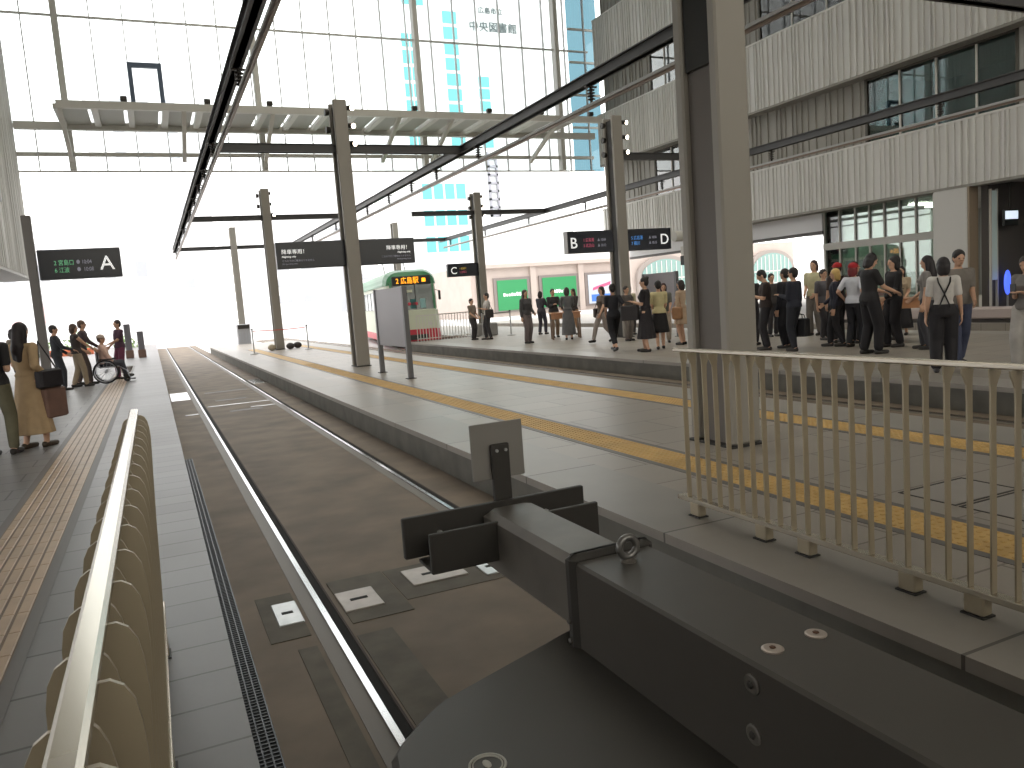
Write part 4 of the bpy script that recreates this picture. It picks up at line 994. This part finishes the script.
J = person('seated person in a pale top and sun hat riding in the wheelchair', wx-.08, wy, -90, 1.60, ((226,190,176),'long'), ('trousers',(70,70,80)), ('short',(120,100,90),('hat',(206,190,180))), legs='sit', arms=('lap','lap'), seat=True, z=ZP+.04)
t = thing('wheelchair', 'black wheelchair with big spoked wheels on the near-side platform', 'wheelchair', (wx, wy, ZP+.01), -PI/2)
mb_ = mat('wheel_black', (34,34,40), .6); mc = mat('wheel_chrome', (170,172,180), .3, .8)
for s in (-1, 1):
    q = MB().torus((s*.31, -.05, .30), .285, .020, 'x', 32, 8).build('wheel', mb_, t)
    b = MB()
    for k in range(14): a = 2*PI*k/14; b.cyl((s*.31,-.05,.30), (s*.31,-.05+.27*math.cos(a),.30+.27*math.sin(a)), .004, None, 5)
    b.build('spokes', mc, q); MB().torus((s*.345, -.05, .30), .25, .009, 'x', 28, 6).build('push_rim', mc, q)
    MB().torus((s*.22, .42, .08), .065, .016, 'x', 18, 6).build('caster', mb_, t)
    MB().tube([(s*.24,-.34,.92),(s*.24,-.24,.90),(s*.24,-.2,.42),(s*.24,.26,.42),(s*.22,.42,.30),(s*.22,.50,.06)], .014, 8).build('frame', mc, t)
    MB().bbox(s*.26-.03, s*.26+.03, -.18, .2, .60, .63, .01).build('armrest', mb_, t); MB().bbox(s*.11-.07, s*.11+.07, .46, .62, .045, .06, .005).build('footrest', mb_, t)
MB().bbox(-.22, .22, -.2, .26, .40, .45, .02).build('seat', mb_, t); MB().bbox(-.22, .22, -.25, -.2, .45, .86, .02).build('backrest', mb_, t)
person('person in a plum top and plum trousers facing the wheelchair', -.85, 24.0, 115, 1.60, ((84,58,76),'short'), ('trousers',(120,62,88),1.05), ('short',(60,46,44)), legs='relax', arms=('low','fwd'), z=ZP+.0095)
# --- crowded platform, from sign C towards the building
person('short person with a white bag standing under sign C', 10.63, 26.7, -150, 1.50, ((128,116,104),'short'), ('trousers',(62,58,60)), ('short',(50,42,40)), legs='stand', arms=('low','low'))
J = person('taller person in a white shirt with a black shoulder bag under sign C', 10.98, 26.1, 80, 1.66, ((196,192,188),'short'), ('trousers',(58,56,60)), ('short',(40,34,32)), legs='relax', arms=('down','phone')); shoulder_bag('black shoulder bag of the person in the white shirt under sign C', J, -1, .3, .3, .1, (50,44,44), .95)
person('long haired person in dark top and grey trousers standing alone left of the table', 10.51, 21.9, 195, 1.64, ((74,72,74),'long'), ('trousers',(112,102,102),1.05), ('long',(62,50,46)), legs='stand', arms=('down','low'), female=True)
person('person in dark clothes just left of the small wooden table', 13.1, 26.0, -60, 1.58, ((70,68,76),'long'), ('trousers',(64,62,72)), ('bob',(50,42,40)), legs='relax', arms=('fwd','low'), female=True)
person('person in a black jacket over a white shirt at the small wooden table', 12.3, 23.5, 170, 1.62, ((58,56,58),'long'), ('trousers',(150,128,106)), ('short',(46,38,36)), legs='relax', arms=('phone','fwd'))
person('person in a long grey dress at the small wooden table', 11.85, 21.7, -25, 1.62, ((104,104,106),'long'), ('dress',0,.16,.24), ('bob',(56,48,46)), legs='stand', arms=('fwd','fwd'), female=True)
person('person in a dark top and tan trousers right of the small wooden table', 13.3, 23.9, 110, 1.58, ((72,66,66),'long'), ('trousers',(168,130,94)), ('long',(60,50,46)), legs='step', arms=('fwd','phone'), female=True)
J = person('striding person in a brown top and grey trousers passing the column of sign B', 11.38, 18.85, 95, 1.56, ((96,84,76),'short'), ('trousers',(146,136,130)), ('bob',(64,52,48)), legs='stride', arms=('down','swingf'), female=True); shoulder_bag('dark brown bag at the hip of the striding person in grey trousers', J, 1, .3, .26, .12, (62,52,48), .92)
person('person half hidden behind the walker in black by the column of sign B', 12.1, 18.7, -170, 1.52, ((86,80,78),'long'), ('trousers',(120,112,106)), ('short',(54,46,44)), legs='stand')
J = person('person all in black with cropped trousers walking away near the column of sign B', 9.9, 15.9, -10, 1.58, ((44,44,50),'short'), ('trousers',(36,36,40),1.05,.72), ('bun',(34,30,30)), legs='walk', arms=('hip','low'), female=True); shoulder_bag('black bag at the right side of the walker in cropped trousers', J, 1, .28, .24, .1, (46,44,46), .95)
J = person('person in a pale yellow top behind the column of sign B', 13.7, 21.0, -60, 1.54, ((214,206,176),'short'), ('trousers',(78,74,74)), ('bob',(60,50,46)), legs='stand', arms=('low','down')); shoulder_bag('black bag of the person in the pale yellow top', J, 1, .3, .34, .14, (52,50,50), .85)
J = person('tall person in a long black dress with hair tied up, holding white papers', 10.19, 15.0, 40, 1.68, ((42,38,42),'short'), ('dress',0,.30,.26), ('bun',(38,32,32)), legs='relax', arms=('down','phone'), female=True); bag('large black bag carried by the tall person in the long black dress', J, 1, .42, .34, .16, (46,42,44), .1)
person('person in a pale yellow shirt and black skirt beside the long black dress', 10.74, 15.25, -30, 1.58, ((206,194,150),'short'), ('skirt',(36,34,36),.42,.23), ('short',(38,34,34)), legs='step', arms=('low','low'), female=True)
person('person in a grey top and beige trousers at the right of the yellow shirt', 12.0, 16.8, 150, 1.52, ((104,104,98),'short'), ('trousers',(184,170,156),1.1), ('bob',(60,40,40)), legs='stand', arms=('low','low'), female=True)
J = person('person in a beige tunic and black boots right beside the thick column', 11.75, 15.75, 20, 1.56, ((190,166,142),'long'), ('dress',0,.55,.24), ('bob',(46,38,36)), (36,32,32), legs='stand', arms=('low','down'), female=True); shoulder_bag('tan bag at the side of the person in the beige tunic', J, -1, .28, .3, .1, (164,122,86), .85)
# --- crowd right of the thick column
J = person('person in dark brown looking down at a phone just right of the thick column', 11.42, 12.5, 50, 1.64, ((58,48,46),'short'), ('trousers',(40,38,42)), ('short',(36,32,32)), legs='stand', arms=('phone','phone'), nod=.45); phone('black phone held by the person in dark brown beside the thick column', J, 0)
person('person in black half hidden by the thick column', 12.1, 13.7, -70, 1.62, ((48,46,48),'long'), ('trousers',(44,42,46)), ('short',(38,34,34)), legs='stand', arms=('phone','low'), nod=.3)
person('short person with dark hair behind the person in dark brown', 14.1, 15.2, 160, 1.56, ((62,58,58),'long'), ('trousers',(50,48,52)), ('short',(36,32,32)), legs='stand')
J = person('person in a navy jacket with a bag by the knees, right of the phone reader', 11.45, 11.75, 16, 1.62, (NV,'long'), ('trousers',(34,36,44)), ('short',(34,30,30)), legs='relax', arms=('down','phone')); bag('black bag by the knees of the person in the navy jacket', J, 0, .4, .36, .18, (28,28,32), .1)
person('person in a black coat right behind the navy jacket', 11.85, 12.4, 10, 1.62, ((40,40,48),'long'), ('trousers',(34,34,40)), ('short',(44,36,34)), legs='stand')
person('tall person in a pale yellow shirt rising above the crowd', 14.6, 14.3, 110, 1.80, ((190,184,150),'short'), ('trousers',(110,104,98)), ('bob',(66,44,44)), legs='stand', arms=('low','low'))
person('person in grey behind the blond head', 13.6, 13.05, 175, 1.56, ((92,90,96),'short'), ('trousers',(60,58,62)), ('short',(46,40,40)), legs='stand')
person('person in a bright red cap above the blond head', 13.1, 12.2, -20, 1.66, ((70,60,60),'short'), ('trousers',(44,42,46)), ('short',(60,40,40),('cap',(176,34,38))), legs='stand')
person('blond person in a dark navy jacket in the middle of the crowd', 12.45, 11.65, 40, 1.54, ((44,44,58),'long'), ('trousers',(40,38,42)), ('bob',(214,180,112)), legs='step', arms=('low','down'))
person('person in black with a dark red collar behind the red cap and white shirt', 13.1, 11.75, -120, 1.66, ((64,40,44),'long'), ('trousers',(40,38,40)), ('short',(40,32,34)), legs='stand')
person('person in a white shirt and red cap with a bent elbow', 12.46, 11.2, -80, 1.62, ((206,208,216),'short'), ('trousers',(36,36,42)), ('bob',(120,40,44),('cap',(170,36,44))), legs='relax', arms=('hip','hip'))
J = person('large person all in black holding out a dark tablet', 11.47, 9.98, -105, 1.76, ((36,34,36),'short'), ('trousers',(30,28,32),1.22), ('bob',(34,30,32)), legs='relax', arms=('fwd','fwd'), nod=.35)
a = W(J, (J['arm'][0][2]+J['arm'][1][2])/2+Vector((0,.12,.03))); t = thing('tablet', 'dark tablet held by the large person all in black', 'tablet', a, J['t'].rotation_euler[2]); MB().bbox(-.13, .13, -.09, .09, -.006, .006, .004).build('body', mat('phone_black', (24,24,26), .3), t); MB().box(-.115, .115, -.075, .075, .006, .0075).build('screen', mat('phone_glass', (60,70,84), .1), t)
person('dark haired person right behind the white shirt and red cap', 13.95, 11.5, 20, 1.72, ((46,44,46),'long'), ('trousers',(40,38,42)), ('short',(36,32,32)), legs='stand')
person('person in a wide black coat behind the tablet holder', 12.7, 10.5, 70, 1.68, ((34,32,36),'long'), ('trousers',(32,30,34),1.2), ('bob',(38,34,34)), legs='relax', arms=('down','low'))
person('person in a beige top and long black skirt behind the wooden table', 15.0, 12.2, 120, 1.50, ((176,158,134),'short'), ('skirt',(36,34,38),.18,.25), ('long',(44,36,36)), legs='stand', arms=('fwd','low'), female=True)
J = person('person with long black hair in a grey blouse at the wooden table', 12.5, 9.65, 30, 1.64, ((134,130,128),'short'), ('trousers',(60,60,66)), ('long',(34,28,32)), legs='relax', arms=('low','down'), female=True); shoulder_bag('dark green bag at the side of the person in the grey blouse', J, 1, .3, .36, .12, (64,66,58), .85)
J = person('person in a white T-shirt with crossed black suspenders and black wide trousers', 9.85, 7.35, -48, 1.56, ((206,202,198),'short'), ('trousers',(38,36,40),1.3), ('bob',(36,30,32)), (60,58,60), legs='relax', arms=('down','down'), female=True, vox=.0095, tuck=True)
sp = MB()
for q in (-1, 1): sp.tube([J['up']((q*.085*.9, -.138, .97)), J['up']((0, -.142, 1.17)), J['up']((-q*.075, -.128, 1.34)), J['up']((-q*.085, -.075, 1.412))], .011, 6)
sp.build('suspenders', mat('suspender_black', (30,28,30), .6), J['t'])
J = person('person in a grey T-shirt and blue jeans facing the suspenders wearer', 10.7, 7.75, 150, 1.66, ((120,114,108),'short'), ('trousers',(74,80,104)), ('short',(36,32,32)), (44,42,46), legs='step', arms=('down','low'), nod=.2)
J = person('person in a grey top and pale wide trousers at the edge of the picture', 10.70, 6.76, 100, 1.50, ((118,114,112),'short'), ('trousers',(176,172,168),1.35), ('long',(52,42,44)), legs='relax', arms=('phone','phone'), female=True, nod=.3); phone('black phone held by the person in pale wide trousers', J, 0)
